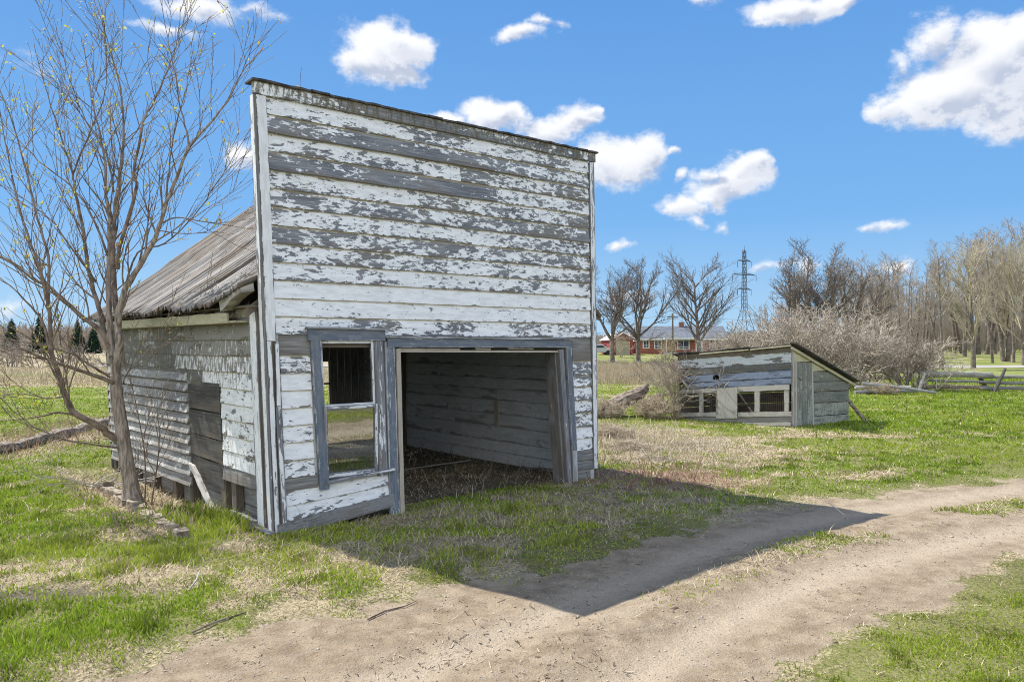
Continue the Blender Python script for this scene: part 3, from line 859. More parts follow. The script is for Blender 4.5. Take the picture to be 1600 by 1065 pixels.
def grow(out, p, d, L, r, lev, maxlev, rng, up=.12, kids=(7, 6, 5, 3), ang=(.6, .7, .7, .7), wob=.16, lenf=(.55, .5, .5, .5), rf=.55, start=.25, tips=None, minr=.004):
    n = 4 if lev >= 2 else 6
    pts = [p.copy()]; rad = [r]; q = p.copy(); dd = d.copy()
    for i in range(n):
        dd = (dd + Vector((rng.gauss(0, wob), rng.gauss(0, wob), rng.gauss(0, wob) + up * (1 - abs(dd.z) * .5)))).normalized()
        q = q + dd * (L / n)
        pts.append(q.copy()); rad.append(max(minr, r * (1 - .8 * (i + 1) / n)))
    out.append((lev, pts, rad))
    if lev >= maxlev:
        if tips is not None: tips.append((pts[-1], dd))
        if tips is not None and rng.random() < .6: tips.append((pts[2], dd))
        return
    k = kids[min(lev, len(kids) - 1)]
    for i in range(k):
        f = start + (1 - start) * (i + rng.random()) / k
        x = f * n; j = min(n - 1, int(x)); pp = pts[j].lerp(pts[j + 1], x - j)
        base = (pts[j + 1] - pts[j]).normalized()
        a = ang[min(lev, len(ang) - 1)] * rng.uniform(.6, 1.25)
        nd = rand_dir(base, a, rng)
        if nd.z < -.15: nd.z *= -.4; nd.normalize()
        grow(out, pp, nd, L * lenf[min(lev, len(lenf) - 1)] * rng.uniform(.7, 1.2) * (1.1 - .45 * f), max(minr, min(rad[j] * .75, r * rf)), lev + 1, maxlev, rng, up, kids, ang, wob, lenf, rf, .2, tips, minr)

def seg_mesh(name, polys, mat, nside=3):
    mb = MB()
    for lev, pts, rad in polys: mb.tube(pts, rad, nside if lev else 7, cap=False)
    me_o = mb.build(name, mat, None, True)
    col.objects.unlink(me_o)
    me = me_o.data
    return me

def bare_tree_meshes(seed, H, r, style):
    rng = random.Random(seed); out = []
    if style == 'elm':       # forked vase of limbs
        grow_tr = []
        fork = H * rng.uniform(.24, .34)
        grow_tr.append((0, [Vector((0, 0, -.2)), Vector((rng.gauss(0, .1), 0, fork * .5)), Vector((rng.gauss(0, .15), 0, fork))], [r * 1.25, r, r * .85]))
        nl = rng.randint(5, 7)
        for i in range(nl):
            a = rng.uniform(.15, .80); az = 6.283 * i / nl + rng.uniform(-.3, .3)
            d = Vector((math.sin(a) * math.cos(az), math.sin(a) * math.sin(az), math.cos(a)))
            grow(out, Vector((0, 0, fork * rng.uniform(.8, 1.05))), d, (H - fork) * rng.uniform(.8, 1.0), r * .55, 1, 4, rng, .10, (0, 10, 7, 6), (0, .65, .75, .85), .15, (0, .42, .5, .5), .5, minr=.012)
        for i in range(4):
            az = rng.uniform(0, 6.28); d = Vector((math.cos(az), math.sin(az), .25)).normalized()
            grow(out, Vector((0, 0, fork * rng.uniform(.7, 1.2))), d, H * .33, r * .3, 2, 4, rng, .02, (0, 0, 7, 5), (0, 0, .7, .8), .2, (0, 0, .5, .5), .5, minr=.012)
        out = grow_tr + out
    elif style == 'pole':    # slender woodland tree
        grow(out, Vector((0, 0, -.2)), Vector((rng.gauss(0, .03), rng.gauss(0, .03), 1)).normalized(), H, r, 0, 3, rng,   .05, (22, 6, 5), (.55, .7, .8), .035, (.24, .45, .5), .38, .35, minr=.012)
    elif style == 'fan':     # broad fan of upright limbs from low down
        grow(out, Vector((0, 0, -.2)), Vector((0, 0, 1)), H * .9, r, 0, 3, rng, .12, (26, 9, 6), (.62, .5, .7), .04, (.55, .45, .45), .42, .2, minr=.012)
    trunk = [q for q in out if q[0] == 0 or (style == 'elm' and q[0] == 1)]
    crown = [q for q in out if q not in trunk]
    return trunk, crown

def mesh_pair(seed, H, r, style, tmat, cmat):
    trunk, crown = bare_tree_meshes(seed, H, r, style)
    return seg_mesh('trunk', [(0, p, q) for _, p, q in trunk], tmat), seg_mesh('crown', [(1, p, q) for _, p, q in crown], cmat)

def put_tree(name, meshes, x, y, sc, rz, label, cat, group=None, sxy=1.):
    o = bpy.data.objects.new(name, None); o.location = (x, y, gz(x, y)); o.rotation_euler = (0, 0, rz); o.scale = (sc * sxy, sc * sxy, sc); link(o)
    tag(o, label, cat, group)
    for nm, me in zip(('trunk', 'crown'), meshes):
        c = bpy.data.objects.new(nm, me); link(c, o)
    return o

straight = mesh_pair(43, 12, .24, 'fan', M['farbark'], M['dktwig'])
elms = [mesh_pair(s, 12, .30, 'elm', M['farbark'], M['dktwig']) for s in (3, 8, 15)]
poles = [mesh_pair(s, 12, .16, 'pole', M['farbark'], M['fartwig']) for s in (21, 22, 23, 24)]
fans = [mesh_pair(s, 11, .26, 'fan', M['farbark'], M['budtwig']) for s in (31, 32)]

def px2(x, Y): return (x - 800) / F * Y
# beyond the road, middle
for (px, Y, H, k, rz, lab) in ((957, 82, 12.3, 0, .3, 'bare tree leaning out from behind the right edge of the shed'),
                               (997, 84, 12.6, 1, 1.9, 'wide bare tree between the red outbuilding and the brick house'),
                               (1093, 80, 13.2, 2, 4.0, 'lone tall bare tree with a straight trunk in front of the brick house')):
    put_tree('bare_tree', elms[k] if px != 1093 else straight, px2(px, Y), Y, H / 12 * (.84 if px != 1093 else .74), rz, lab, 'tree', 'bare trees in front of the brick house', .95 if px != 1093 else 1.5)
for (px, Y, H, k, rz, lab) in ((1252, 60, 10.4, 1, 3.0, 'tall forked bare tree rising from the thicket behind the coop'),
                               (1283, 62, 9.4, 0, 5.0, 'smaller bare tree right beside the tall forked one in the thicket'),
                               (1331, 58, 9.0, 2, 2.2, 'dark bare tree rising from the right end of the thicket')):
    put_tree('bare_tree', elms[k], px2(px, Y), Y, H / 12 * .92, rz, lab, 'tree', 'bare trees rising from the thicket', .95)
put_tree('maple_tree', fans[0], px2(1521, 63), 63, .86, 1.0, 'broad fan shaped budding tree standing beyond the rail fence post', 'tree', None, 1.0)
put_tree('maple_tree', fans[1], px2(1600, 74), 74, .98, 4.0, 'budding tree cut by the right edge of the picture', 'tree', None, 1.0)
put_tree('bare_tree', poles[0], px2(1473, 62), 62, .80, 2.0, 'single dark leaning tree left of the broad fan shaped tree', 'tree')
rng = random.Random(77)
woods = []
for i in range(52):
    px = rng.uniform(1345, 1760); Y = rng.uniform(80, 118)
    woods.append((px, Y))
for i in range(16):
    woods.append((rng.uniform(1180, 1360), rng.uniform(95, 125)))
for px, Y in woods:
    m_ = rng.choice(poles)
    H = rng.uniform(.85, 1.15) * (.84 if px < 1500 else 1.10) * (.6 if px < 1300 else 1.) * Y / 95
    put_tree('woodland_tree', m_, px2(px, Y), Y, H, rng.uniform(0, 6.28), 'slender bare woodland tree among many in the wood on the right', 'tree', 'trees of the wood on the right', rng.uniform(1.0, 1.5))
for i, (px, Y) in enumerate(((1575, 84), (1640, 88))):
    put_tree('woodland_tree', fans[i % 2], px2(px, Y), Y, 1.15 * Y / 85, i * 1.3, 'slender bare woodland tree among many in the wood on the right', 'tree', 'trees of the wood on the right', .9)

# shrubs and thickets
def shrub_mesh(seed, H, Rr, stems, mat, minr=.012, kids=(7, 6, 4), r=.05):
    rng = random.Random(seed); out = []
    for i in range(stems):
        az = rng.uniform(0, 6.28); a = rng.uniform(.05, 1.0)
        d = Vector((math.sin(a) * math.cos(az) * Rr / H * 1.3, math.sin(a) * math.sin(az) * Rr / H * 1.3, math.cos(a) + .15)).normalized()
        p = Vector((math.cos(az), math.sin(az), 0)) * rng.uniform(0, Rr * .35)
        grow(out, p, d, H * rng.uniform(.65, 1.0), r, 1, 3, rng, .05, (0,) + kids, (0, .8, .9, 1.), .24, (0, .5, .55, .5), .55, minr=minr)
    return seg_mesh('shrub', [(1, p, q) for _, p, q in out], mat)
thick = [shrub_mesh(s, 4.2, 3.2, 19, M['thicket'], .013, (8, 6, 4)) for s in (51, 52)]
def put_shrub(name, me, x, y, sc, rz, label, cat='shrub', group=None, sz=1.):
    o = bpy.data.objects.new(name, me); o.location = (x, y, gz(x, y) - .05); o.rotation_euler = (0, 0, rz); o.scale = (sc, sc, sc * sz); link(o)
    return tag(o, label, cat, group)
tl = ['pale twiggy shrub at the left end of the thicket behind the coop', 'pale twiggy shrub directly above the low side of the coop roof peak', 'tall pale twiggy shrub in the middle of the thicket behind the coop',
      'pale tangled shrub above the sloping end of the coop roof', 'pale tangled shrub right of the coop beside the fallen rails', 'pale low shrub at the right end of the thicket',
      'pale shrub standing far back in the thicket under the tall forked tree', 'pale shrub standing far back in the thicket toward the wood']
for i, (px, Y, sc, sz) in enumerate(((1160, 40, .70, .9), (1205, 37, .92, 1.05), (1262, 36, 1.02, 1.15), (1318, 35, .95, 1.05), (1362, 37, .80, 1.0), (1402, 44, .72, .95), (1245, 47, 1.1, 1.2), (1340, 48, 1.1, 1.15))):
    put_shrub('thicket_shrub', thick[i % 2], px2(px, Y), Y, sc, i * 1.1, tl[i], 'shrub', 'pale shrubs of the thicket behind the coop', sz * .90)
put_shrub('thicket_shrub', thick[1], px2(1128, 62), 62, .72, 2, 'tan twiggy shrub standing just right of the lone tall tree', 'shrub', None, 1.1)
fsh = shrub_mesh(61, 1.9, 1.3, 26, M['thicket'], .008, (7, 6, 4), .03)
put_shrub('fence_shrub', fsh, px2(1424, 33.5), 33.5, 1.35, 0, 'pale upright shrub growing over the left end of the rail fence', 'shrub')
grayb = [shrub_mesh(s, 2.0, 2.6, 16, M['fartwig'], .012, (6, 5, 3), .04) for s in (63, 64)]
for i in range(13):
    put_shrub('hedge_shrub', grayb[i % 2], -62 + i * 3.9 + rng.uniform(-.8, .8), 68 + rng.uniform(-2, 4), rng.uniform(.95, 1.3), rng.uniform(0, 6), 'brown leafless hedge shrub in the row across the far side of the left field', 'shrub', 'brown hedge shrubs beyond the left field', 1.05)
for i in range(11):
    px = 940 + i * 14
    put_shrub('verge_shrub', grayb[i % 2], px2(px, 76), 76, rng.uniform(.42, .6), rng.uniform(0, 6), 'low brown leafless shrub on the verge beyond the gravel road', 'shrub', 'low shrubs on the verge beyond the road', .7)
bud = shrub_mesh(66, 4.4, 2.0, 12, M['budtwig'], .012, (6, 5, 3), .045)
put_shrub('budding_shrub', bud, px2(1042, 90), 90, .72, 0, 'tall yellowish budding shrub in front of the brick house porch', 'shrub')
put_shrub('budding_shrub', bud, px2(972, 94), 94, .75, 1.0, 'yellowish budding shrub in front of the red outbuilding', 'shrub')

# far wood line closing the horizon
def far_line():
    r_ = np.random.default_rng(9); V = []; Fc = []
    n = 34000
    ang = r_.uniform(-1.05, 1.05, n); D = r_.uniform(150, 210, n)
    x = D * np.sin(ang); y = D * np.cos(ang)
    hh = 3.2 + 5. * fbm(ang * 9, ang * 0, 1., 3, 2) + r_.uniform(-1, 1.2, n)
    hh *= np.where((ang > .05) & (ang < .42), .6, 1.)
    hh = np.where(ang < -.1, hh * .72, hh)
    hh = hh * np.where((ang > .42) & (r_.random(n) < .25), 1.9, 1.)
    w = r_.uniform(.05, .14, n); dx = r_.normal(0, .9, n); dz = r_.uniform(0, .4, n) * hh
    base = height(x, y)
    v0 = np.stack([x - w, y, base + dz], 1); v1 = np.stack([x + w, y, base + dz], 1)
    v2 = np.stack([x + dx + w * .3, y, base + hh], 1); v3 = np.stack([x + dx - w * .3, y, base + hh], 1)
    V = np.stack([v0, v1, v2, v3], 1).reshape(-1, 3)
    o = np_mesh('distant_wood', V, np.arange(len(V)), 4, M['fartwig'])
    link(o); tag(o, 'low brown leafless wood closing the horizon', 'wood', None, 'stuff')
far_line()

# conifers
def conifer_mesh(seed, H, Rr):
    rng = random.Random(seed); mb = MB()
    n = 26
    for i in range(n):
        f = i / n; z = H * (.08 + .90 * f); rr = Rr * (1 - f) ** .85 + .12
        for k in range(int(11 + 9 * (1 - f))):
            az = rng.uniform(0, 6.28); L = rr * rng.uniform(.65, 1.15)
            d = Vector((math.cos(az), math.sin(az), 0)); s_ = Vector((-d.y, d.x, 0))
            zc = z + rng.uniform(-.15, .15); w = L * .28
            a = Vector((0, 0, zc)); tip = d * L + Vector((0, 0, zc - L * rng.uniform(.1, .35)))
            m1 = d * L * .55 + Vector((0, 0, zc - L * .05))
            mb.add([a, m1 + s_ * w, tip, m1 - s_ * w], [(0, 1, 2), (0, 2, 3)], [(0, 0, 0)] * 4, [(0, 0, 0)] * 4)
            mb.add([m1 + s_ * w * .2, m1 + s_ * w * 1.2 + Vector((0, 0, -.3)), tip + Vector((0, 0, -.25)), m1 - s_ * w + Vector((0, 0, -.25))], [(0, 1, 2, 3)], [(0, 0, 0)] * 4, [(0, 0, 0)] * 4)
    o = mb.build('crown', M['needle']); col.objects.unlink(o)
    tb = MB(); tb.tube([(0, 0, -.2), (0, 0, H * .95)], [.14, .02], 6)
    t_ = tb.build('trunk', M['farbark']); col.objects.unlink(t_)
    return t_.data, o.data
con = [conifer_mesh(s, 8, 1.9) for s in (1, 2)]
cl = ['dark spruce furthest left on the horizon behind the bare tree', 'tallest dark spruce on the left horizon', 'dark spruce just left of the near tree trunk', 'small dark spruce beside the near tree trunk']
for i, (px, top, Y) in enumerate(((18, 494, 120), (62, 486, 112), (121, 496, 112), (146, 503, 118))):
    H = 2 + (540 - top) / F * Y - gz(px2(px, Y), Y)
    put_tree('spruce_tree', con[i % 2], px2(px, Y), Y, H / 8, i, cl[i], 'tree', 'spruces on the left horizon', 1.15)

# the young tree by the shed
def near_tree():
    root = empty('young_tree', (0, 0, 0), 0, 'bare young tree with first yellow leaf buds growing beside the left wall', 'tree')
    base = at(205, 787, 9.47); root.location = (base.x, base.y, 0)
    off = Vector((base.x, base.y, 0))
    rng = random.Random(4)
    D = 9.47
    limbs = [  # points in the tree's own plane with a depth offset, start and end radius
        ([(207, 790, 0), (203, 750, 0), (196, 712, 0), (190, 668, 0), (184, 630, 0), (181, 600, 0), (180, 585, 0)], .15, .098, 0),
        ([(181, 596, 0), (184, 560, -.05), (187, 530, -.1), (183, 508, -.1), (192, 462, -.15), (207, 434, -.2), (227, 400, -.25), (244, 367, -.3), (256, 327, -.3), (276, 276, -.35), (296, 229, -.4), (330, 190, -.45), (355, 158, -.5), (378, 114, -.5), (408, 78, -.55)], .085, .008, 1),
        ([(181, 596, 0), (174, 540, .1), (170, 480, .15), (170, 420, .2), (172, 355, .25), (166, 308, .3), (164, 252, .3), (152, 190, .35), (140, 130, .4), (128, 60, .45)], .075, .006, 1),
        ([(184, 510, -.1), (178, 440, .0), (177, 378, .0), (181, 315, .1), (189, 256, .1), (193, 221, .1), (189, 138, .15), (172, 79, .15), (150, 5, .2)], .060, .006, 1),
        ([(183, 420, -.05), (187, 385, -.2), (213, 300, -.3), (209, 272, -.35), (225, 189, -.4), (237, 166, -.4), (262, 110, -.5), (278, 60, -.5), (281, 10, -.5)], .042, .005, 1),
        ([(176, 560, .05), (162, 515, .2), (155, 482, .3), (138, 420, .4), (130, 363, .5), (118, 300, .5), (114, 272, .5), (95, 213, .6), (75, 150, .6), (51, 60, .7)], .062, .006, 1),
        ([(190, 692, 0), (168, 676, -.1), (151, 663, -.2), (114, 642, -.35), (101, 612, -.4), (92, 586, -.45), (82, 556, -.5), (78, 500, -.5), (76, 468, -.5), (76, 400, -.5), (58, 340, -.4), (40, 262, -.4), (14, 175, -.3), (-10, 120, -.3)], .075, .007, 1),
        ([(172, 545, .1), (160, 520, .1), (131, 496, .0), (94, 464, -.1), (75, 447, -.1), (50, 435, -.2), (10, 405, -.2), (-40, 380, -.3)], .055, .012, 1),
        ([(82, 560, -.5), (72, 520, -.5), (60, 494, -.5), (34, 464, -.6), (8, 440, -.6), (-20, 420, -.6)], .028, .006, 1),
        ([(181, 602, 0), (173, 596, -.1), (141, 584, -.3), (107, 573, -.5), (75, 562, -.7), (56, 554, -.8), (28, 545, -.9), (-20, 552, -1.)], .045, .008, 1),
        ([(175, 590, 0), (150, 575, -.2), (110, 552, -.4), (60, 538, -.5), (10, 530, -.6), (-30, 525, -.7)], .028, .006, 1),
        ([(192, 702, 0), (186, 700, -.05), (142, 693, -.3), (104, 687, -.5), (65, 672, -.7), (22, 642, -.8), (0, 620, -.9)], .024, .006, 1),
        ([(116, 648, -.35), (90, 644, -.5), (65, 650, -.6), (30, 655, -.7), (0, 657, -.8)], .020, .007, 1),
        ([(105, 618, -.4), (75, 622, -.5), (40, 615, -.6), (5, 616, -.7)], .018, .006, 1),
        ([(76, 480, -.5), (66, 440, -.5), (61, 420, -.5), (36, 345, -.45), (22, 290, -.4), (8, 221, -.4), (-4, 150, -.4)], .034, .006, 1),
        ([(248, 352, -.3), (275, 340, -.2), (310, 345, -.1), (355, 352, .1), (395, 358, .2)], .014, .005, 2),
        ([(246, 360, -.3), (290, 365, -.2), (340, 362, 0)], .010, .004, 2),
        ([(190, 465, -.1), (215, 395, -.1), (258, 380, -.1), (300, 340, 0), (330, 300, 0), (360, 255, 0), (395, 190, .1)], .016, .005, 2),
        ([(296, 229, -.4), (291, 205, -.4), (280, 160, -.4), (272, 110, -.4), (262, 60, -.35), (250, 0, -.3)], .018, .004, 2),
        ([(257, 325, -.3), (262, 280, -.4), (268, 230, -.5), (285, 160, -.6), (300, 90, -.6)], .018, .004, 2),
        ([(178, 300, .1), (165, 240, .2), (135, 190, .3), (110, 130, .3), (92, 60, .35)], .018, .004, 2),
        ([(114, 272, .5), (130, 230, .5), (160, 160, .6), (166, 90, .6), (160, 10, .6)], .018, .004, 2),
        ([(150, 440, .3), (120, 400, .2), (85, 350, .1), (50, 320, .1), (10, 290, 0)], .020, .005, 2),
        ([(170, 400, .2), (140, 330, .1), (110, 290, .1), (70, 260, 0), (35, 225, 0), (0, 190, 0)], .022, .005, 2),
        ([(192, 600, 0), (205, 575, -.2), (235, 560, -.3), (270, 530, -.3), (300, 528, -.3)], .010, .004, 2),
    ]
    trunkmb = MB(); br = MB(); tips = []
    def smooth(p):
        out = []
        for i in range(len(p) - 1):
            a = p[max(0, i - 1)]; b = p[i]; c = p[i + 1]; d = p[min(len(p) - 1, i + 2)]
            for k in range(4):
                t = k / 4
                out.append(.5 * ((2 * b) + (-a + c) * t + (2 * a - 5 * b + 4 * c - d) * t * t + (-a + 3 * b - 3 * c + d) * t ** 3))
        out.append(p[-1]); return out
    for li, (pts, r0, r1, lev) in enumerate(limbs):
        P = smooth([at(x, y, D + dz) - off for x, y, dz in pts])
        n = len(P)
        P = [q + Vector((rng.gauss(0, .006), rng.gauss(0, .006), 0)) * (lev > 0) for q in P]
        rad = [.58 * r0 * (1 - i / (n - 1)) ** 1.2 + .7 * r1 for i in range(n)] if lev else [r0 + (r1 - r0) * (i / (n - 1)) ** .6 for i in range(n)]
        if lev == 0: rad[0] *= 1.7; rad[1] *= 1.4; rad[2] *= 1.2; rad[3] *= 1.08
        rad = [max(r * (.70 if lev == 0 else 1), .004) for r in rad]
        (trunkmb if lev == 0 or li in (1, 2) else br).tube(P, rad, 10 if lev == 0 else (8 if r0 > .04 else 5), rnd=.3)
        if lev:
            tot = sum((P[i + 1] - P[i]).length for i in range(n - 1))
            k = int(tot * (4.9 if li not in (9, 10, 12, 13) else 5.0))
            for j in range(k):
                f = .22 + .76 * (j + rng.random()) / k
                i = min(n - 2, int(f * (n - 1)))
                base = (P[i + 1] - P[i]).normalized()
                nd = rand_dir(base, rng.uniform(.45, .95), rng)
                nd = (nd + Vector((0, 0, .35))).normalized()
                out = []
                L = rng.uniform(.5, 1.35) * (1.15 - .4 * f)
                grow(out, P[i].copy(), nd, L, max(.005, min(.013, rad[i] * .45)), 1, 2, rng, .13, (0, 5), (0, .6), .10, (0, .5), .55, .25, tips, .0028)
                for lv, q, rr in out: br.tube(q, rr, 4 if lv == 1 else 3, cap=False)
    trunkmb.build('trunk', M['bark'], root, True)
    br.build('branch', M['twig'], root, True)
    V = []; C = []
    r_ = random.Random(8)
    for p, d in tips:
        if r_.random() < .05: continue
        big = r_.random() < .16
        for k in range(r_.randint(2, 4) if big else 1):
            a = p + Vector((r_.gauss(0, .02), r_.gauss(0, .02), r_.gauss(0, .02))) * (1 if big else .2)
            s_ = r_.uniform(.014, .028) if big else r_.uniform(.008, .015)
            e1 = Vector((r_.gauss(0, 1), r_.gauss(0, 1), r_.gauss(0, 1))).normalized() * s_
            e2 = e1.orthogonal().normalized() * s_ * .55
            V += [a - e1, a + e2, a + e1, a - e2]
            c = (r_.uniform(.45, .60), r_.uniform(.44, .56), r_.uniform(.04, .10)) if r_.random() < .8 else (.30, .15, .06)
            C += [c] * 4
    o = np_mesh('leaf_bud', np.array([tuple(v) for v in V]), np.arange(len(V)), 4, M['leaf'], {'colr': np.array(C)})
    link(o, root); o['kind'] = 'stuff'
near_tree()

# suckers between tree and wall
sk = ['thin upright sapling between the young tree and the faded siding', 'thin sapling standing closest to the faded siding', 'short thin sapling right of the young tree foot', 'low sprawling twigs left of the young tree foot']
for i, (px, py, top, Y, ln) in enumerate(((226, 765, 520, 9.9, .02), (236, 775, 600, 9.75, .1), (218, 790, 640, 9.5, -.05))):
    rng = random.Random(90 + i); mb = MB(); out = []
    b_ = at(px, py, Y); b_.z = gz(b_.x, b_.y) - .02
    H = (py - top) / F * Y
    grow(out, Vector((0, 0, 0)), Vector((ln, 0, 1)).normalized(), H, .013, 1, 3, rng, .1, (0, 9, 4), (0, .6, .6), .07, (0, .4, .5), .5, .2, None, .003)
    for lv, q, rr in out: mb.tube(q, rr, 4, cap=False)
    o = mb.build('sapling', M['twig']); o.location = b_
    tag(o, sk[i], 'sapling', 'saplings beside the young tree')
mb = MB(); rng = random.Random(5); out = []
for k in range(7):
    grow(out, Vector((rng.uniform(-.3, .3), 0, 0)), Vector((rng.uniform(-1, 1), rng.uniform(-.6, .4), rng.uniform(.1, .5))).normalized(), rng.uniform(.5, 1.0), .010, 1, 3, rng, 0., (0, 5, 3), (0, .6, .6), .15, (0, .5, .5), .5, .2, None, .003)
for lv, q, rr in out: mb.tube(q, rr, 4, cap=False)
o = mb.build('fallen_twigs', M['pale']); o.location = (-5.6, 10.4, .05); tag(o, sk[3], 'twigs')

# ------------------------------------------------------------------ the chicken coop
coop = empty('chicken_coop', (4.56, 20.5, 0), 0, 'low weathered chicken coop with a lean-to roof and wire windows standing in the grass', 'coop')
fd = Vector((.718, -.696, 0)); sdv = Vector((.80, .60, 0)); CL = 3.16
def cw(a, b, z):
    k = 1 - a / CL
    p = fd * a + sdv * b
    return (p.x, p.y, z - .25 * k)
CB = lambda: MB(cw)
PC = lambda a, d, z: (a, -d, z)
fdx = (1, 0, 0)
def cbd(mb, a0, a1, z0_, z1_, t=.02, d=0., **k): mb.plank((a0, -d, z0_), (a1, -d, z0_), (0, 0, z1_ - z0_), (0, -t, 0), **k)
mb = CB()
cbd(mb, 0, .62, 1.62, 1.97, peel=.42, mould=.15, jit=.003); cbd(mb, .622, 3.16, 1.60, 1.97, peel=.36, mould=.1, jit=.003)
mb.build('front_board', M['coopwhite'], coop)
mb = CB(); cbd(mb, 0, 3.16, 1.85, 1.99, .012, .024, peel=.7, mould=.3, jit=.012, seg=.12); mb.build('stained_trim', M['brown'], coop)
mb = CB()
cbd(mb, 0.0, 3.16, 1.42, 1.60, .02, 0, peel=.65, mould=.5, jit=.003)
for (za, zb_) in ((1.225, 1.415), (1.05, 1.22)):
    if za > 1.2:
        cbd(mb, .2, 1.04, za, zb_ - .006, peel=.45, mould=.1, jit=.003); cbd(mb, 1.24, 3.16, za, zb_ - .006, peel=.45, mould=.1, jit=.003)
        cbd(mb, 1.04, 1.24, za, za + .035, .018, peel=.3); cbd(mb, 1.04, 1.24, zb_ - .02, zb_, .018, peel=.3)
    else: cbd(mb, .3, 3.16, za, zb_ - .008, peel=.45, mould=.1, jit=.003)
mb.build('front_board', M['coopblue'], coop)
# round hole: a dark ring plate round an opening
mb = CB(); n = 20
ring = []
hc = (1.14, 1.318); hr = .094
vs = []; fs = []
for i in range(n):
    an = 2 * math.pi * i / n
    vs.append((hc[0] + math.cos(an) * hr, -.022, hc[1] + math.sin(an) * hr))
    ca, sa = math.cos(an), math.sin(an); m_ = max(abs(ca), abs(sa))
    vs.append((hc[0] + ca / m_ * .102, -.022, hc[1] + sa / m_ * .096))
    vs.append((hc[0] + ca * hr, .0, hc[1] + sa * hr))
for i in range(n):
    a = i * 3; b_ = ((i + 1) % n) * 3
    fs += [(a, b_, b_ + 1, a + 1), (a, a + 2, b_ + 2, b_)]
mb.add(vs, fs, [(v[0], v[2], .3) for v in vs], [(.3, .5, 0)] * len(vs))
mb.build('vent_hole', M['coopblue'], coop)
mb = CB()
cbd(mb, -.02, 1.15, .93, 1.045, .035, .005, peel=.45, jit=.003); cbd(mb, 1.78, 3.12, .925, 1.055, .035, .005, peel=.3, jit=.003)
cbd(mb, .0, 1.15, .30, .415, .035, .005, peel=.35, jit=.003); cbd(mb, 1.78, 3.17, .28, .40, .035, .005, peel=.3, jit=.003)
for a0, a1 in ((0, .08), (.65, .78), (2.22, 2.36), (2.99, 3.11)):
    mb.plank((a0, -.005, .405), (a0, -.005, .93), (a1 - a0, 0, 0), (0, -.03, 0), .35, jit=.002)
mb.build('window_frame', M['frame'], coop)
mb = CB(); mb.plank((.0, -.03, 1.45), (.33, -.035, 1.04), (.05, 0, .04), (0, -.015, 0), .3, jit=.004); mb.build('brace_board', M['frame'], coop)
mb = CB(); cbd(mb, 1.9, 3.16, .04, .13, .03, .02, peel=.3, jit=.005); mb.build('base_board', M['frame'], coop)
mb = CB()
cbd(mb, 0, 3.16, .13, .29, .02, peel=.7, jit=.003); cbd(mb, 0, 1.5, -.05, .12, .02, peel=.7); cbd(mb, 1.75, 3.16, -.05, .12, .02, peel=.7)
mb.build('front_board', M['grey'], coop)
mb = CB()
mb.plank((1.165, -.042, .25), (1.165, -.042, 1.045), (.60, 0, 0), (0, -.015, 0), .2)
mb.build('plywood_panel', M['frame'], coop)
for a0, a1 in ((.08, .65), (.78, 1.16), (1.78, 2.22), (2.36, 2.99)):
    mb = CB()
    n = int((a1 - a0) / .05)
    for i in range(n + 1):
        x = a0 + (a1 - a0) * i / n
        mb.plank((x, -.004, .41), (x, -.004, .93), (.0028, 0, 0), (0, -.003, 0))
    for i in range(11):
        z = .42 + .05 * i
        mb.plank((a0, -.006, z), (a1, -.006, z), (0, 0, .0028), (0, -.003, 0))
    mb.build('wire_mesh', M['wire'], coop)
# end wall
def ez(b): return 1.97 - .345 * b       # roof line on the end wall
mb = CB()
bs = [.30, .55, .82]
b0 = .20
for b1 in (.42, .62, .86):
    mb.plank((3.17, b0, -.02), (3.17, b0, 1.58), (0, b1 - b0 - .006, 0), (.02, 0, 0), .55, .2)
    b0 = b1
mb.build('door', M['coopgreen'], coop)
mb = CB()
mb.plank((3.195, .24, 1.2), (3.195, .38, 1.14), (0, 0, .05), (.02, 0, 0), .8)
mb.build('door_latch', M['grey'], coop)
mb = CB()
mb.plank((3.16, .0, -.02), (3.16, .0, 1.95), (0, .085, 0), (.03, 0, 0), .6)
mb.plank((3.165, .10, -.02), (3.165, .10, 1.62), (0, .09, 0), (.03, 0, 0), .5)
mb.plank((3.165, .88, -.02), (3.165, .84, 1.40), (0, .06, 0), (.025, 0, 0), .2)
mb.build('corner_board', M['pale'], coop)
mb = CB()
vs = [(3.155, 0, 1.58), (3.155, 0, ez(0)), (3.155, .92, ez(.92)), (3.155, 1.18, 1.58)]
def poly_slab(mb, pts, th, ax=0):
    n = len(pts); vs = list(pts) + [tuple(c + (th if i == ax else 0) for i, c in enumerate(p)) for p in pts]
    fs = [tuple(range(n - 1, -1, -1)), tuple(range(n, 2 * n))] + [(i, (i + 1) % n, n + (i + 1) % n, n + i) for i in range(n)]
    rnd = random.random()
    mb.add(vs, fs, [(p[1], p[2] + rnd * 31, rnd) for p in vs], [(.4, .5, .15)] * len(vs))
poly_slab(mb, [(3.155, .0, 1.60), (3.155, 1.07, 1.60), (3.155, 0, ez(0))], .022)
poly_slab(mb, [(3.15, .86, 1.36), (3.15, 1.75, 1.36), (3.15, 1.07, 1.59), (3.15, .86, 1.59)], .024)
mb.build('gable_board', M['fascia'], coop)
mb = CB()
for za, zb_ in ((-.05, .22), (.23, .55), (.555, .84), (.845, 1.09), (1.095, 1.35)):
    e = min(2.66, (1.97 - zb_) / .345 + .0)
    mb.plank((3.15, .95, za), (3.15, 2.62, za - .02), (0, 0, zb_ - za - .008), (.02, 0, 0), .35 if za in (-.05, .23) else .7, .25, jit=.003)
mb.build('side_board', M['coopgreen'], coop)
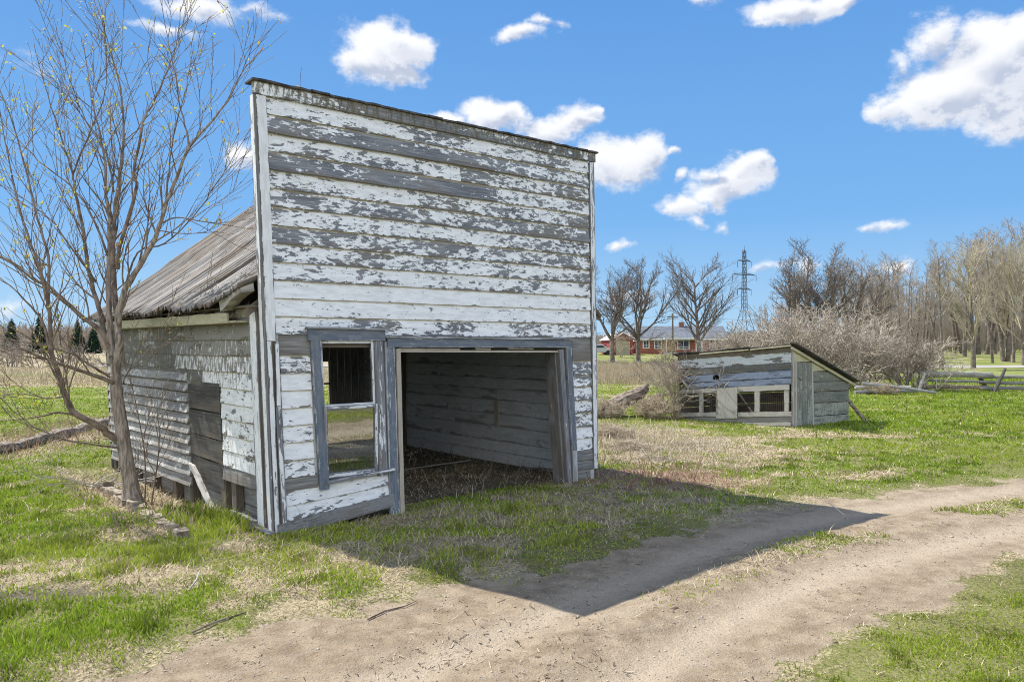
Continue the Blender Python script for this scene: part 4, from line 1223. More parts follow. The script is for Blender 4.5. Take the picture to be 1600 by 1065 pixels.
# back, left walls and roof
mb = CB()
for za in (0, .3, .6, .9): mb.plank((0.02, 2.62, za - .05), (3.14, 2.62, za - .05), (0, 0, .29), (0, .02, 0), .7)
for za in (0, .3, .6, .9, 1.2, 1.5): mb.plank((0., .0, za - .05), (0., min(2.62, (1.97 - za - .25) / .345), za - .05), (0, 0, .29), (.02, 0, 0), .7)
mb.plank((.3, .9, 0), (.3, .9, 1.5), (.08, 0, 0), (0, .05, 0), .6); mb.plank((.02, 1.3, .5), (3.1, 1.3, .5), (0, 0, .05), (0, .05, 0), .6)
mb.plank((1.0, .35, .45), (1.0, .35, 1.0), (.18, 0, 0), (0, .05, 0), .3)
mb.build('back_wall', M['grey'], coop)
mb = CB()
for i in range(14):
    a0 = -.12 + 3.46 * i / 14; a1 = -.12 + 3.46 * (i + 1) / 14
    mb.plank((a0, -.09, 2.02 + .02 * math.sin(i)), (a1, -.09, 2.02 + .02 * math.sin(i + 1)), (0, 2.95, -1.01), (0, 0, .026), jit=.004, seg=.1)
mb.build('roof', M['tar'], coop)
mb = CB()
mb.plank((3.20, -.10, 1.985), (3.20, 2.86, .98), (0, 0, -.07), (.03, 0, 0), .4, jit=.002)
mb.plank((.7, -.10, 1.99), (2.1, -.10, 2.0), (0, 0, -.03), (0, .03, 0), .3, jit=.004); mb.plank((2.15, -.11, 1.965), (3.2, -.11, 1.985), (0, 0, .03), (0, .03, 0), .3, jit=.004)
mb.build('rake_board', M['fascia'], coop)
mb = CB()
for a in (.3, 1.3, 2.1, 3.0): mb.plank((a, .02, 1.93), (a, 2.6, 1.035), (.05, 0, 0), (0, 0, -.07), .5)
mb.plank((.05, .9, 1.1), (3.1, .9, 1.1), (0, 0, .5), (0, .02, 0), .8)  # no rafter: dark board added behind the vent hole to imitate inner shade
mb.build('rafter', M['brown'], coop)
# stick leaning on coop
mb = MB(); mb.tube([(9.25, 19.55, 0), (9.0, 19.85, .45), (8.78, 20.0, .85), (8.62, 20.05, 1.2)], [.05, .045, .04, .03], 6)
single('leaning_branch', mb, M['logw'], 'dark branch leaning against the low right end of the coop', 'branch')
# vine
vine = shrub_mesh(71, 2.1, .22, 12, M['thicket'], .006, (9, 5, 3), .02)
put_shrub('dead_vine', vine, 4.42, 20.45, .95, 0, 'tangled dead vine climbing the left corner of the coop', 'vine')
heap = shrub_mesh(72, .85, .9, 60, M['heap'], .005, (8, 6, 3), .010)
put_shrub('brush_heap', heap, 3.95, 20.45, .95, 1, 'low heap of dead brush left of the coop', 'brush', None, .85)
put_shrub('brush_heap', heap, 2.55, 20.5, .8, 3, 'low heap of dead brush lying on the fallen trunk next to the shed', 'brush', None, .8)
put_shrub('brush_heap', heap, 2.3, 14.3, .75, 2, 'low dead brush on the brown patch nearest the shed corner', 'brush', None, .30)
put_shrub('brush_heap', heap, 3.6, 15.0, .7, 4, 'low dead brush on the brown patch halfway to the coop', 'brush', None, .22)
put_shrub('brush_heap', heap, 2.1, 16.2, .75, 5, 'flattened dead brush beside the right corner of the shed', 'brush', None, .5)
mb = MB()
mb.tube([(1.9, 20.3, .05), (2.6, 20.7, .22), (3.2, 21.1, .48), (3.6, 21.3, .62), (3.85, 21.45, .80)], [.20, .24, .22, .20, .10], 9)
mb.tube([(3.62, 21.3, .66), (3.95, 21.4, .95)], [.10, .02], 5)
single('fallen_tree', mb, M['logw'], 'rotten fallen tree trunk with a raised jagged end left of the coop', 'tree')
mb = MB(); mb.tube([(3.7, 21.0, .45), (4.2, 20.9, .62), (4.6, 20.8, .72)], [.035, .04, .03], 6)
single('dead_branch', mb, M['logw'], 'dead branch resting between the fallen trunk and the coop', 'branch')

# ------------------------------------------------------------------ fences
def log_part(name, p, q, r, mat, parent, off, bend=.02, r2=None):
    mb = MB(); p = Vector(p); q = Vector(q); n = 7; pts = []; rad = []
    for i in range(n + 1):
        f = i / n; c = p.lerp(q, f); c.z += random.gauss(0, bend * .5) + bend * math.sin(math.pi * f); c.y += random.gauss(0, bend)
        pts.append(c - off); rad.append((r + ((r2 or r) - r) * f) * random.uniform(.88, 1.1))
    mb.tube(pts, rad, 7); return mb.build(name, mat, parent)
fo = Vector((18, 33, 0))
fence = empty('rail_fence', fo, 0, 'old split rail fence with a thick pale top log across the lawn on the right', 'fence')
g0 = gz(20, 33)
log_part('rail', (17.95, 32.8, g0 + .74), (21.15, 33.0, g0 + .70), .14, M['frame'], fence, fo, .01, .12)
log_part('rail', (17.9, 33.1, g0 + .44), (21.1, 33.0, g0 + .38), .06, M['grey'], fence, fo)
log_part('rail', (17.9, 33.2, g0 + .16), (21.1, 33.2, g0 + .15), .08, M['logw'], fence, fo)
for z_, r in ((.62, .07), (.36, .065), (.12, .08)):
    log_part('rail', (20.7, 33.2, g0 + z_), (24.6, 31.6, g0 + z_ - .02), r, M['grey'], fence, fo)
    log_part('rail', (24.3, 31.7, g0 + z_ - .02), (28.4, 33.2, g0 + z_), r, M['grey'], fence, fo)
log_part('post', (20.95, 32.6, g0 - .1), (21.42, 32.5, g0 + 1.0), .10, M['darkw'], fence, fo, .01, .06)
log_part('post', (21.3, 33.5, g0 - .1), (20.8, 33.4, g0 + .72), .11, M['darkw'], fence, fo, .01, .08)
log_part('post', (17.65, 32.6, g0 - .1), (18.05, 32.7, g0 + .82), .07, M['pale'], fence, fo, .01, .05)
log_part('post', (18.3, 33.4, g0 - .1), (18.35, 33.4, g0 + 1.05), .09, M['darkw'], fence, fo, .01, .07)
log_part('post', (24.4, 31.5, g0 - .1), (24.6, 31.5, g0 + .95), .09, M['darkw'], fence, fo, .01, .07)
for i, (a, b_, lab) in enumerate((((14.4, 30.8, .45), (17.0, 30.0, .12), 'topmost grey rail of the collapsed fence right of the coop'),
                                  ((14.2, 31.0, .28), (16.4, 30.8, .30), 'middle grey rail lying in the collapsed fence right of the coop'),
                                  ((14.0, 30.6, .10), (16.9, 31.2, .10), 'lowest grey rail lying in the grass right of the coop'))):
    mb = MB(); mb.tube([a, Vector(a).lerp(Vector(b_), .5) + Vector((0, 0, .03)), b_], [.07, .075, .055], 7)
    single('fallen_rail', mb, M['pale'] if i == 1 else M['grey'], lab, 'rail', 'fallen rails right of the coop')
put_shrub('brush_heap', heap, 15.2, 30.8, .95, 2, 'dead brush tangled in the fallen rails right of the coop', 'brush', None, .7)

# ------------------------------------------------------------------ far buildings, car, pole, pylon
brick, t_, b_ = new_mat('red_brick')
bt = t_.node('ShaderNodeTexBrick'); bt.inputs['Color1'].default_value = (.24, .075, .05, 1); bt.inputs['Color2'].default_value = (.18, .06, .045, 1); bt.inputs['Mortar'].default_value = (.3, .26, .23, 1)
bt.inputs['Scale'].default_value = 3; t_.l.new(t_.node('ShaderNodeTexCoord').outputs['Object'], bt.inputs['Vector']); t_.l.new(bt.outputs[0], b_.inputs['Base Color'])
shingle = simple_mat('grey_shingles', (.09, .105, .13), (.15, .165, .19), 3, bump=0)
wht = simple_mat('white_paint_far', (.62, .64, .65), (.72, .73, .74), 3, bump=0)
redp = simple_mat('red_board', (.20, .04, .04), (.27, .06, .055), 3, bump=0)
tin = simple_mat('tin_roof', (.34, .29, .30), (.42, .38, .38), 3, bump=0)
gl2, t_, b_ = new_mat('far_glass'); b_.inputs['Base Color'].default_value = (.05, .06, .08, 1); b_.inputs['Roughness'].default_value = .1
def bx(mb, x0, x1, y0, y1, z0_, z1_):
    vs = [(x0, y0, z0_), (x1, y0, z0_), (x1, y1, z0_), (x0, y1, z0_), (x0, y0, z1_), (x1, y0, z1_), (x1, y1, z1_), (x0, y1, z1_)]
    mb.add(vs, [(0, 3, 2, 1), (4, 5, 6, 7), (0, 1, 5, 4), (1, 2, 6, 5), (2, 3, 7, 6), (3, 0, 4, 7)], [(v[0], v[2], .5) for v in vs], [(.2, .5, 0)] * 8)
HY = 112.; hz = gz(26, HY)
house = empty('brick_house', (px2(1000, HY), HY, hz), R(-4), 'low red brick bungalow with a grey roof seen beyond the road', 'house')
HW = 12.5
mb = MB(); bx(mb, 0, HW, 0, 7.5, -.5, 2.35); mb.add([(HW, 0, 2.35), (HW, 7.5, 2.35), (HW, 3.75, 4.05), (0, 0, 2.35), (0, 7.5, 2.35), (0, 3.75, 4.05)], [(0, 1, 2), (5, 4, 3)], [(0, 0, 0)] * 6, [(0, 0, 0)] * 6)
mb.build('wall', simple_mat('brick_far', (.22, .075, .05), (.32, .13, .09), 4, bump=0), house)
mb = MB()
for sgn in (0, 1):
    y0 = -.6 if sgn == 0 else 8.1
    vs = [(-.5, y0, 2.25), (HW + .5, y0, 2.25), (HW + .5, 3.75, 4.15), (-.5, 3.75, 4.15)]
    vs2 = [(a, b2, c + .14) for a, b2, c in vs]
    mb.add(vs + vs2, [(0, 1, 2, 3), (7, 6, 5, 4), (0, 4, 5, 1), (1, 5, 6, 2), (3, 2, 6, 7), (0, 3, 7, 4)], [(0, 0, 0)] * 8, [(0, 0, 0)] * 8)
mb.build('roof', shingle, house)
mb = MB(); bx(mb, -.5, HW + .5, -.66, -.60, 2.12, 2.32); mb.build('gutter', wht, house)
for x0, x1, z0_, z1_ in ((2.2, 3.1, .9, 2.0), (5.6, 7.2, .8, 2.0), (10.3, 11.9, .8, 2.1), (.5, 1.3, 1.0, 2.0)):
    mb = MB(); bx(mb, x0 - .1, x1 + .1, -.05, .02, z0_ - .1, z1_ + .1); w_ = mb.build('window', wht, house)
    mb = MB()
    for k in range(2):
        a = x0 + (x1 - x0) * k / 2 + .04; c = x0 + (x1 - x0) * (k + 1) / 2 - .04
        bx(mb, a, c, -.06, -.045, z0_ + .35, z1_); bx(mb, a, c, -.06, -.045, z0_, z0_ + .28)
    mb.build('pane', gl2, w_)
mb = MB(); bx(mb, 8.4, 9.3, -.05, .02, 0, 2.1); mb.build('door', wht, house)
mb = MB()
for x in (3.6, 7.9): bx(mb, x, x + .13, -1.9, -1.77, 0, 2.3)
bx(mb, 3.4, 8.2, -1.95, -.6, 2.25, 2.4); bx(mb, 3.4, 8.2, -1.9, 0, -.1, .25)
mb.build('porch', wht, house)
mb = MB(); bx(mb, 6.3, 7.0, 3.4, 4.1, 3.6, 4.9); mb.build('chimney', brick, house)
# red shed
sh = empty('red_outbuilding', (px2(957, 104), 104, gz(14, 104)), R(8), 'small red outbuilding with a pale tin roof beside the brick house', 'outbuilding')
mb = MB(); bx(mb, 0, 3.0, 0, 6, -.4, 2.1)
mb.add([(0, 0, 2.1), (3.0, 0, 2.1), (1.5, 0, 2.95), (0, 6, 2.1), (3., 6, 2.1), (1.5, 6, 2.95)], [(0, 1, 2), (5, 4, 3)], [(0, 0, 0)] * 6, [(0, 0, 0)] * 6)
mb.build('wall', redp, sh)
mb = MB()
for a, c in ((-.25, 1.5), (3.25, 1.5)):
    vs = [(a, -.3, 2.0), (c, -.3, 3.02), (c, 6.3, 3.02), (a, 6.3, 2.0)]; vs2 = [(x, y, z + .08) for x, y, z in vs]
    mb.add(vs + vs2, [(0, 1, 2, 3), (7, 6, 5, 4), (0, 4, 5, 1), (1, 5, 6, 2), (2, 6, 7, 3), (3, 7, 4, 0)], [(0, 0, 0)] * 8, [(0, 0, 0)] * 8)
mb.build('roof', tin, sh)
mb = MB(); bx(mb, .5, 2.5, -.05, -.01, -.2, 1.9); mb.build('door', simple_mat('shed_door', (.30, .28, .2), (.36, .33, .25), 3, bump=0), sh)
# extension with tin roof between
ex = empty('tin_roofed_barn', (px2(970, 118), 118, gz(17, 118)), R(0), 'long low barn with a pale tin roof behind the red outbuilding', 'barn')
mb = MB(); bx(mb, 0, 5, 0, 5, -.4, 2.2); mb.build('wall', redp, ex)
mb = MB()
vs = [(-.3, -.4, 2.1), (5.3, -.4, 2.1), (5.3, 2.5, 3.3), (-.3, 2.5, 3.3)]; vs2 = [(x, y, z + .1) for x, y, z in vs]
mb.add(vs + vs2, [(0, 1, 2, 3), (7, 6, 5, 4), (0, 4, 5, 1), (1, 5, 6, 2), (2, 6, 7, 3), (3, 7, 4, 0)], [(0, 0, 0)] * 8, [(0, 0, 0)] * 8)
vs = [(-.3, 5.4, 2.1), (5.3, 5.4, 2.1), (5.3, 2.5, 3.3), (-.3, 2.5, 3.3)]; vs2 = [(x, y, z + .1) for x, y, z in vs]
mb.add(vs + vs2, [(3, 2, 1, 0), (4, 5, 6, 7), (0, 4, 5, 1), (1, 5, 6, 2), (2, 6, 7, 3), (3, 7, 4, 0)], [(0, 0, 0)] * 8, [(0, 0, 0)] * 8)
mb.build('roof', tin, ex)
# cars
def car(x, y, rz, colr, label):
    root = empty('parked_car', (x, y, gz(x, y)), rz, label, 'car')
    pm, t_, b_ = new_mat('car_paint'); b_.inputs['Base Color'].default_value = colr + (1,); b_.inputs['Roughness'].default_value = .25
    prof = [(-2.1, .35), (-2.15, .75), (-1.9, .92), (-1.3, .98), (-.8, 1.42), (.7, 1.45), (1.25, 1.0), (2.05, .85), (2.15, .5), (2.1, .35)]
    mb = MB(); n = len(prof)
    vs = [(p, -.85, z) for p, z in prof] + [(p, .85, z) for p, z in prof]
    mb.add(vs, [tuple(range(n)), tuple(range(2 * n - 1, n - 1, -1))] + [(i, i + n, (i + 1) % n + n, (i + 1) % n) for i in range(n)], [(0, 0, 0)] * (2 * n), [(0, 0, 0)] * (2 * n))
    o = mb.build('body', pm, root)
    bv = o.modifiers.new('b', 'BEVEL'); bv.width = .08; bv.segments = 2
    mb = MB()
    for s_ in (-1, 1):
        y_ = .862 * s_
        mb.add([(-1.15, y_, 1.0), (-.75, y_, 1.34), (.6, y_, 1.36), (1.0, y_, 1.0)], [(0, 1, 2, 3)], [(0, 0, 0)] * 4, [(0, 0, 0)] * 4)
    mb.build('window', gl2, root)
    for px_ in (-1.35, 1.35):
        for s_ in (-1, 1):
            mb = MB(); mb.tube([(px_, .68 * s_, .33), (px_, .90 * s_, .33)], [.33, .33], 14); mb.build('wheel', M['black'], root)
car(px2(941, 108), 108, R(10), (.25, .03, .05), 'dark red car parked left of the red outbuilding')
car(px2(934, 104), 104, R(0), (.42, .43, .45), 'grey car parked beside the dark red car')
# utility pole
up = empty('utility_pole', (px2(1051, 96), 96, gz(20, 96)), 0, 'dark wooden utility pole in front of the brick house', 'pole')
mb = MB(); mb.tube([(0, 0, -.3), (0, 0, 5.6)], [.14, .10], 8); mb.build('pole', M['farbark'], up)
mb = MB(); bx(mb, -.7, .7, -.05, .05, 5.1, 5.2); mb.build('crossarm', M['farbark'], up)
mb = MB()
for z_ in (5.25, 3.6):
    for sg in (-1, 1):
        pts = [Vector((sg * (26 * i / 12), 0, z_ - .9 * math.sin(math.pi * i / 12) * .6)) for i in range(13)]
        mb.tube(pts, [.018] * 13, 3)
mb.build('wire', M['steel'], up)
# pylon
PY = 260.; pyl = empty('power_pylon', (px2(1163, PY), PY, gz(80, PY)), R(12), 'tall steel lattice power pylon on the horizon beyond the thicket', 'pylon')
H = 34.5
mb = MB()
def leg_w(z): return 3.2 * (1 - z / 14) + .75 if z < 14 else .75 - .35 * (z - 14) / (H - 14)
zs = [0, 3.5, 7, 10.5, 14, 16.5, 19, 21.5, 24, 26.5, 29, 31, H]
for sx in (-1, 1):
    for sy in (-1, 1):
        for a, b2 in zip(zs[:-1], zs[1:]):
            mb.tube([(sx * leg_w(a), sy * leg_w(a), a), (sx * leg_w(b2), sy * leg_w(b2), b2)], [.10, .10], 4)
for a, b2 in zip(zs[:-1], zs[1:]):
    for sy in (-1, 1):
        for s1 in (-1, 1):
            mb.tube([(s1 * leg_w(a), sy * leg_w(a), a), (-s1 * leg_w(b2), sy * leg_w(b2), b2)], [.05, .05], 4)
            mb.tube([(sy * leg_w(a), s1 * leg_w(a), a), (sy * leg_w(b2), -s1 * leg_w(b2), b2)], [.05, .05], 4)
mb.tube([(0, 0, H - 1), (0, 0, H + 1.6)], [.12, .04], 5)
mb.build('lattice', M['steel'], pyl)
for z_, w in ((20.8, 2.6), (25.8, 4.5), (30.6, 2.6)):
    mb = MB()
    for sy in (-.4, .4):
        mb.tube([(-w, 0, z_ + .2), (0, sy, z_ + .1), (w, 0, z_ - .1)], [.10, .14, .10], 4); mb.tube([(-w, 0, z_ + .2), (0, sy, z_ + .8), (w, 0, z_ - .1)], [.07] * 3, 4)
    mb.build('crossarm', M['steel'], pyl)
    for sx in (-1, 1):
        mb = MB(); mb.tube([(sx * w, 0, z_), (sx * w, 0, z_ - 2.2)], [.09, .09], 5); mb.build('insulator', M['steel'], pyl)

# ------------------------------------------------------------------ grass
def blades(name, n, ymin, ymax, hmul, wmul, seed, label, mode='green', region=None, xr=None):
    r_ = np.random.default_rng(seed)
    # spread evenly over the view: more blades near the camera
    y = ymin * (ymax / ymin) ** r_.random(n)
    x = y * r_.uniform(-.80, .80, n)
    if region is not None:
        x = r_.uniform(region[0], region[1], n); y = r_.uniform(region[2], region[3], n)
    sd = drive_sd(x, y); dry = dryness(x, y); s, t = shed_st(x, y)
    cl = fbm(x, y, 2.8, 3, 60)
    clump = fbm(x, y, 9., 2, 61)
    keep = np.ones(n, bool)
    keep &= ~((s > .0) & (s < 4.97) & (t > (.35 if mode == 'green' else 1e9)) & (t < 6.6))
    keep &= ~((s > 0) & (s < 1.5) & (t > -.05) & (t < .3))
    if mode == 'green': keep &= ~((s > -.95) & (s < 0) & (t > 2.0) & (t < 6.6) & (r_.random(n) < .93))
    # coop footprint
    ca = (x - 4.56) * .718 - (y - 20.5) * .696
    cb_ = ((x - 4.56) + (y - 20.5)) / 1.42
    keep &= ~((ca > .05) & (ca < 3.2) & (cb_ > .0) & (cb_ < 2.6))
    keep &= ~((y > 68) & (y < 74))
    md = drive_mid(x, y)
    strip = (1 - sst(md, .12, .42)) * sst(fbm(x, y, 1.1, 3, 40), .48, .58) * sst(x, .8, 4)
    ondrive = sst(sd, -.12, .14)
    dens = (1 - ondrive) + ondrive * strip * 1.3
    if mode == 'green':
        dens *= np.clip(.50 + .75 * sst(cl, .36, .60) - dry * .70, .06, 1)
    else:
        dens *= np.clip(dry * 1.1 - .05 + .1, .04, 1) * (.4 + .6 * sst(clump, .35, .55))
    dens = dens * (1 - .9 * clods(x, y))
    keep &= r_.random(n) < dens
    x = x[keep]; y = y[keep]; dry = dry[keep]; cl = cl[keep]; s = s[keep]; t = t[keep]; sd = sd[keep]; m = len(x)
    z = height(x, y) - .01
    tall = np.exp(-((s + .35) / .35) ** 2) * (t > .1) * (t < 2.6) * 1.6 + .5 * sst(x, 6, 9) * sst(y, 14, 18)
    hump = sst(-x, 2.2, 3.4) * (1 - sst(y, 10.5, 12)) * .3
    shrt = 1 - .20 * sst(x, 0, 2) * (1 - sst(y, 9, 12))
    near_edge = sst(np.abs(sd), .05, .6) * .6 + .4
    if mode == 'green':
        h = r_.gamma(5, 1 / 5., m) * hmul * (.92 + .35 * sst(fbm(x, y, 3.6, 2, 81), .56, .70)) * (1 + tall + hump) * near_edge * shrt * (.6 + .8 * cl)
        w = (.0019 + .00060 * y) * wmul
        az = r_.uniform(0, 6.283, m); ln = r_.uniform(.15, .9, m)
    else:
        h = r_.gamma(4, 1 / 4., m) * hmul * near_edge
        w = (.0011 + .00050 * y) * wmul; h = h * (.45 + .55 * sst(y, 3, 9))
        az = r_.uniform(0, 6.283, m); ln = r_.uniform(1.4, 6., m)
    hz_ = h / np.sqrt(1 + ln ** 2); hx = hz_ * ln
    if mode != 'green': hz_ = hz_ * 1.0 + .006
    dx = np.cos(az) * hx; dy = np.sin(az) * hx
    fa = r_.uniform(-.9, .9, m) + (az + 1.57) * 0
    wx = np.cos(fa) * w; wy = np.sin(fa) * w
    if mode != 'green':
        L_ = np.hypot(dx, dy) + 1e-6; wx = -dy / L_ * w; wy = dx / L_ * w
    b0 = np.stack([x - wx, y - wy, z], 1); b1 = np.stack([x + wx, y + wy, z], 1)
    m0 = np.stack([x - wx * .75 + dx * .35, y - wy * .75 + dy * .35, z + hz_ * .62], 1); m1 = np.stack([x + wx * .75 + dx * .35, y + wy * .75 + dy * .35, z + hz_ * .62], 1)
    tp = np.stack([x + dx, y + dy, z + hz_], 1)
    V = np.stack([b0, b1, m1, m0, tp], 1).reshape(-1, 3)
    base = np.arange(m) * 5
    Fi = np.stack([base, base + 1, base + 2, base + 3, base + 3, base + 2, base + 4], 1).ravel()
    tot = np.tile(np.array([4, 3]), m)
    v = r_.random(m)[:, None]; q = r_.random(m)[:, None]
    if mode == 'green':
        g1 = np.array([.125, .195, .016]); g2 = np.array([.32, .44, .035]); g3 = np.array([.43, .45, .07]); g4 = np.array([.48, .42, .24])
        pv = fbm(x, y, .35, 3, 70)[:, None]
        c = g1 * (1 - v) + g2 * v
        yl = np.clip(sst(pv, .45, .6) * .65 + dry[:, None] * .5, 0, 1) * q
        c = c * (1 - yl) + g3 * yl
        c = np.where(r_.random((m, 1)) < .05 + .28 * dry[:, None], g4 * (.6 + .6 * v), c)
    else:
        a1 = np.array([.26, .20, .115]); a2 = np.array([.60, .51, .34])
        c = a1 * (1 - v) + a2 * v
        red = ((np.hypot((x - 2.0) / 1.3, (y - 11.0) / .9) < 1) * (r_.random(m) < .5))[:, None]
        c = np.where(red, np.array([.26, .12, .085]) * (.5 + v), c)
        c = np.where(r_.random((m, 1)) < .12, np.array([.11, .085, .06]), c)
    tuft = sst(fbm(x, y, 3.6, 2, 81), .60, .70)[:, None]
    if mode == 'green': c = c * (1 - .35 * tuft)
    C = np.repeat(c, 5, axis=0)
    o = np_mesh(name, V, Fi, tot, M['blade' if mode == 'green' else 'straw'], {'colr': C})
    link(o); tag(o, label, 'grass' if mode == 'green' else 'dry grass', None, 'stuff')
blades('grass', 1000000, 2.6, 48, .034, .95, 1, 'green spring grass covering the ground')
blades('dry_grass', 800000, 2.6, 50, .085, .85, 2, 'dead tan grass lying among the green grass', 'dry')
# tall dry stalks along the far edge of the field and beside the shed
def stalks(name, n, reg, h, w, seed, label, lean_=.35, c1=(.24, .19, .12), c2=(.52, .45, .32), ok=None):
    r_ = np.random.default_rng(seed)
    x = r_.uniform(reg[0], reg[1], n); y = r_.uniform(reg[2], reg[3], n)
    if ok is not None: k = ok(x, y, r_); x = x[k]; y = y[k]
    n = len(x)
    z = height(x, y) - .02; hh = h * r_.uniform(.45, 1.15, n)
    a = r_.uniform(0, 6.28, n); l = hh * lean_ * r_.uniform(.1, 1.6, n)
    hz_ = np.sqrt(np.maximum(hh ** 2 - l ** 2, (hh * .18) ** 2))
    ax = r_.uniform(-.8, .8, n); wx = np.cos(ax) * w; wy = np.sin(ax) * w
    V = np.stack([np.stack([x - wx, y - wy, z], 1), np.stack([x + wx, y + wy, z], 1), np.stack([x + wx * .4 + np.cos(a) * l, y + wy * .4 + np.sin(a) * l, z + hz_], 1), np.stack([x - wx * .4 + np.cos(a) * l, y - wy * .4 + np.sin(a) * l, z + hz_], 1)], 1).reshape(-1, 3)
    v = r_.random((n, 1)); c = np.array(c1) * (1 - v) + np.array(c2) * v
    o = np_mesh(name, V, np.arange(4 * n), 4, M['straw'], {'colr': np.repeat(c, 4, axis=0)})
    link(o); tag(o, label, 'dry stalks', None, 'stuff')
stalks('dry_stalks', 16000, (2, 17, 38, 68), .55, .014, 3, 'pale dry stalks at the far edge of the field in front of the road')
stalks('dry_stalks', 14000, (-48, -8, 36, 64), .30, .016, 4, 'pale dry stalks in the left field')
stalks('dead_stems', 11000, (.2, 5.2, 12.0, 19.5), .36, .006, 5, 'flattened dead weed stems beside the shed', 2.2, (.28, .21, .14), (.72, .63, .48),
       ok=lambda x, y, r_: (np.hypot((x - 2.4) / 2.4, (y - 15.2) / 4.0) < r_.uniform(.4, 1, len(x))) & ((shed_st(x, y)[0] > 5.05)))
stalks('dead_stems', 2600, (-11.2, -8.4, 11.5, 19), .30, .006, 6, 'flattened dead weed stems along the fallen log', .9, (.22, .14, .09), (.46, .36, .25))
stalks('dead_stems', 2200, (.6, 3.8, 10.0, 12.0), .45, .005, 7, 'reddish flattened twigs in front of the right corner of the shed', 2.6, (.16, .07, .05), (.42, .26, .20),
       ok=lambda x, y, r_: np.hypot((x - 2.1) / 1.4, (y - 11.0) / .9) < r_.uniform(.3, 1, len(x)))
stalks('floor_litter', 5000, (-4.5, 1.8, 8.2, 15.5), .28, .006, 8, 'dead grass and litter on the shed floor', 3.0, (.12, .105, .08), (.40, .36, .28),
       ok=lambda x, y, r_: (lambda st: (st[0] > .1) & (st[0] < 4.85) & (st[1] > .05) & (st[1] < 6.5))(shed_st(x, y)))
stalks('leaf_litter', 3500, (-6.5, -2.4, 8.0, 13.0), .12, .010, 9, 'dead leaves along the foot of the left wall', 1.0, (.20, .15, .10), (.50, .42, .32),
       ok=lambda x, y, r_: (lambda st: (st[0] > -1.15) & (st[0] < .1) & (st[1] > .7) & (st[1] < 6.5))(shed_st(x, y)))

# gravel on the track
def gravel():
    r_ = np.random.default_rng(12); n = 22000
    y = 2.6 * (18 / 2.6) ** r_.random(n); x = y * r_.uniform(-.75, .8, n)
    k = drive_sd(x, y) > -.1; x = x[k]; y = y[k]; n = len(x)
    z = height(x, y); s_ = r_.gamma(1.6, .0018, n) + .0018
    base = np.array([(1, 0, 0), (0, 1, 0), (-1, 0, 0), (0, -1, 0), (0, 0, .8), (0, 0, -.8)])
    an = r_.uniform(0, 6.28, n); V = np.zeros((n, 6, 3))
    jt = r_.uniform(.6, 1.3, (n, 6, 1))
    bb = base[None] * jt
    V[:, :, 0] = (bb[:, :, 0] * np.cos(an)[:, None] - bb[:, :, 1] * np.sin(an)[:, None]) * s_[:, None] + x[:, None]
    V[:, :, 1] = (bb[:, :, 0] * np.sin(an)[:, None] + bb[:, :, 1] * np.cos(an)[:, None]) * s_[:, None] + y[:, None]
    V[:, :, 2] = bb[:, :, 2] * s_[:, None] * .7 + z[:, None] + s_[:, None] * .2
    f = np.array([(0, 1, 4), (1, 2, 4), (2, 3, 4), (3, 0, 4), (1, 0, 5), (2, 1, 5), (3, 2, 5), (0, 3, 5)])
    Fi = (np.arange(n)[:, None, None] * 6 + f[None]).ravel()
    v = r_.random((n, 1)); c = np.array([.16, .12, .09]) * (1 - v) + np.array([.50, .44, .37]) * v
    o = np_mesh('gravel', V.reshape(-1, 3), Fi, 3, vc_mat('stones', 0), {'colr': np.repeat(c, 6, axis=0)})
    link(o); tag(o, 'small stones scattered on the dirt track', 'gravel', None, 'stuff')
gravel()
def litter():
    r_ = np.random.default_rng(33); n = 9000
    y = 2.6 * (16 / 2.6) ** r_.random(n); x = y * r_.uniform(-.78, .8, n)
    k = (drive_sd(x, y) > -.3) & (fbm(x, y, 1.4, 3, 95) > .50); x = x[k]; y = y[k]; n = len(x)
    z = height(x, y) + .004; L = r_.gamma(2.5, .010, n) + .008; w_ = r_.uniform(.0012, .0035, n) + .00015 * y
    a = r_.uniform(0, 6.28, n); dx = np.cos(a) * L; dy = np.sin(a) * L; wx = -np.sin(a) * w_; wy = np.cos(a) * w_; dz = r_.uniform(0, .012, n)
    V = np.stack([np.stack([x - wx, y - wy, z], 1), np.stack([x + wx, y + wy, z], 1), np.stack([x + dx + wx, y + dy + wy, z + dz], 1), np.stack([x + dx - wx, y + dy - wy, z + dz], 1)], 1).reshape(-1, 3)
    v = r_.random((n, 1)); c = np.where(v < .6, np.array([.10, .07, .05]) * (.6 + v), np.array([.50, .42, .30]) * v)
    o = np_mesh('track_litter', V, np.arange(4 * n), 4, M['straw'], {'colr': np.repeat(c, 4, axis=0)})
    link(o); tag(o, 'bits of straw and dead leaf scattered on the dirt track', 'litter', None, 'stuff')
litter()
# sticks on the track edge
for i, (p, lab) in enumerate((([(-1.05, 5.45), (-.95, 5.62), (-.82, 5.72), (-.74, 5.85)], 'curved twig lying on the dirt track below the grass edge'),
                              ([(-2.2, 5.15), (-2.1, 5.3), (-1.95, 5.48)], 'thin twig at the grass edge on the lower left'),
                              ([(-2.55, 5.9), (-2.53, 6.0), (-2.56, 6.14)], 'short pale twig standing in the grass on the lower left'),
                              ([(3.95, 8.9), (3.9, 9.02), (3.85, 9.1)], 'pale twig at the tip of the shed shadow'))):
    mb = MB()
    mb.tube([(x, y, gz(x, y) + .012 + (.04 * k if i > 1 else 0)) for k, (x, y) in enumerate(p)], [.006, .007, .005, .003][:len(p)], 5)
    single('twig', mb, M['twig'] if i < 2 else M['pale'], lab, 'twig')

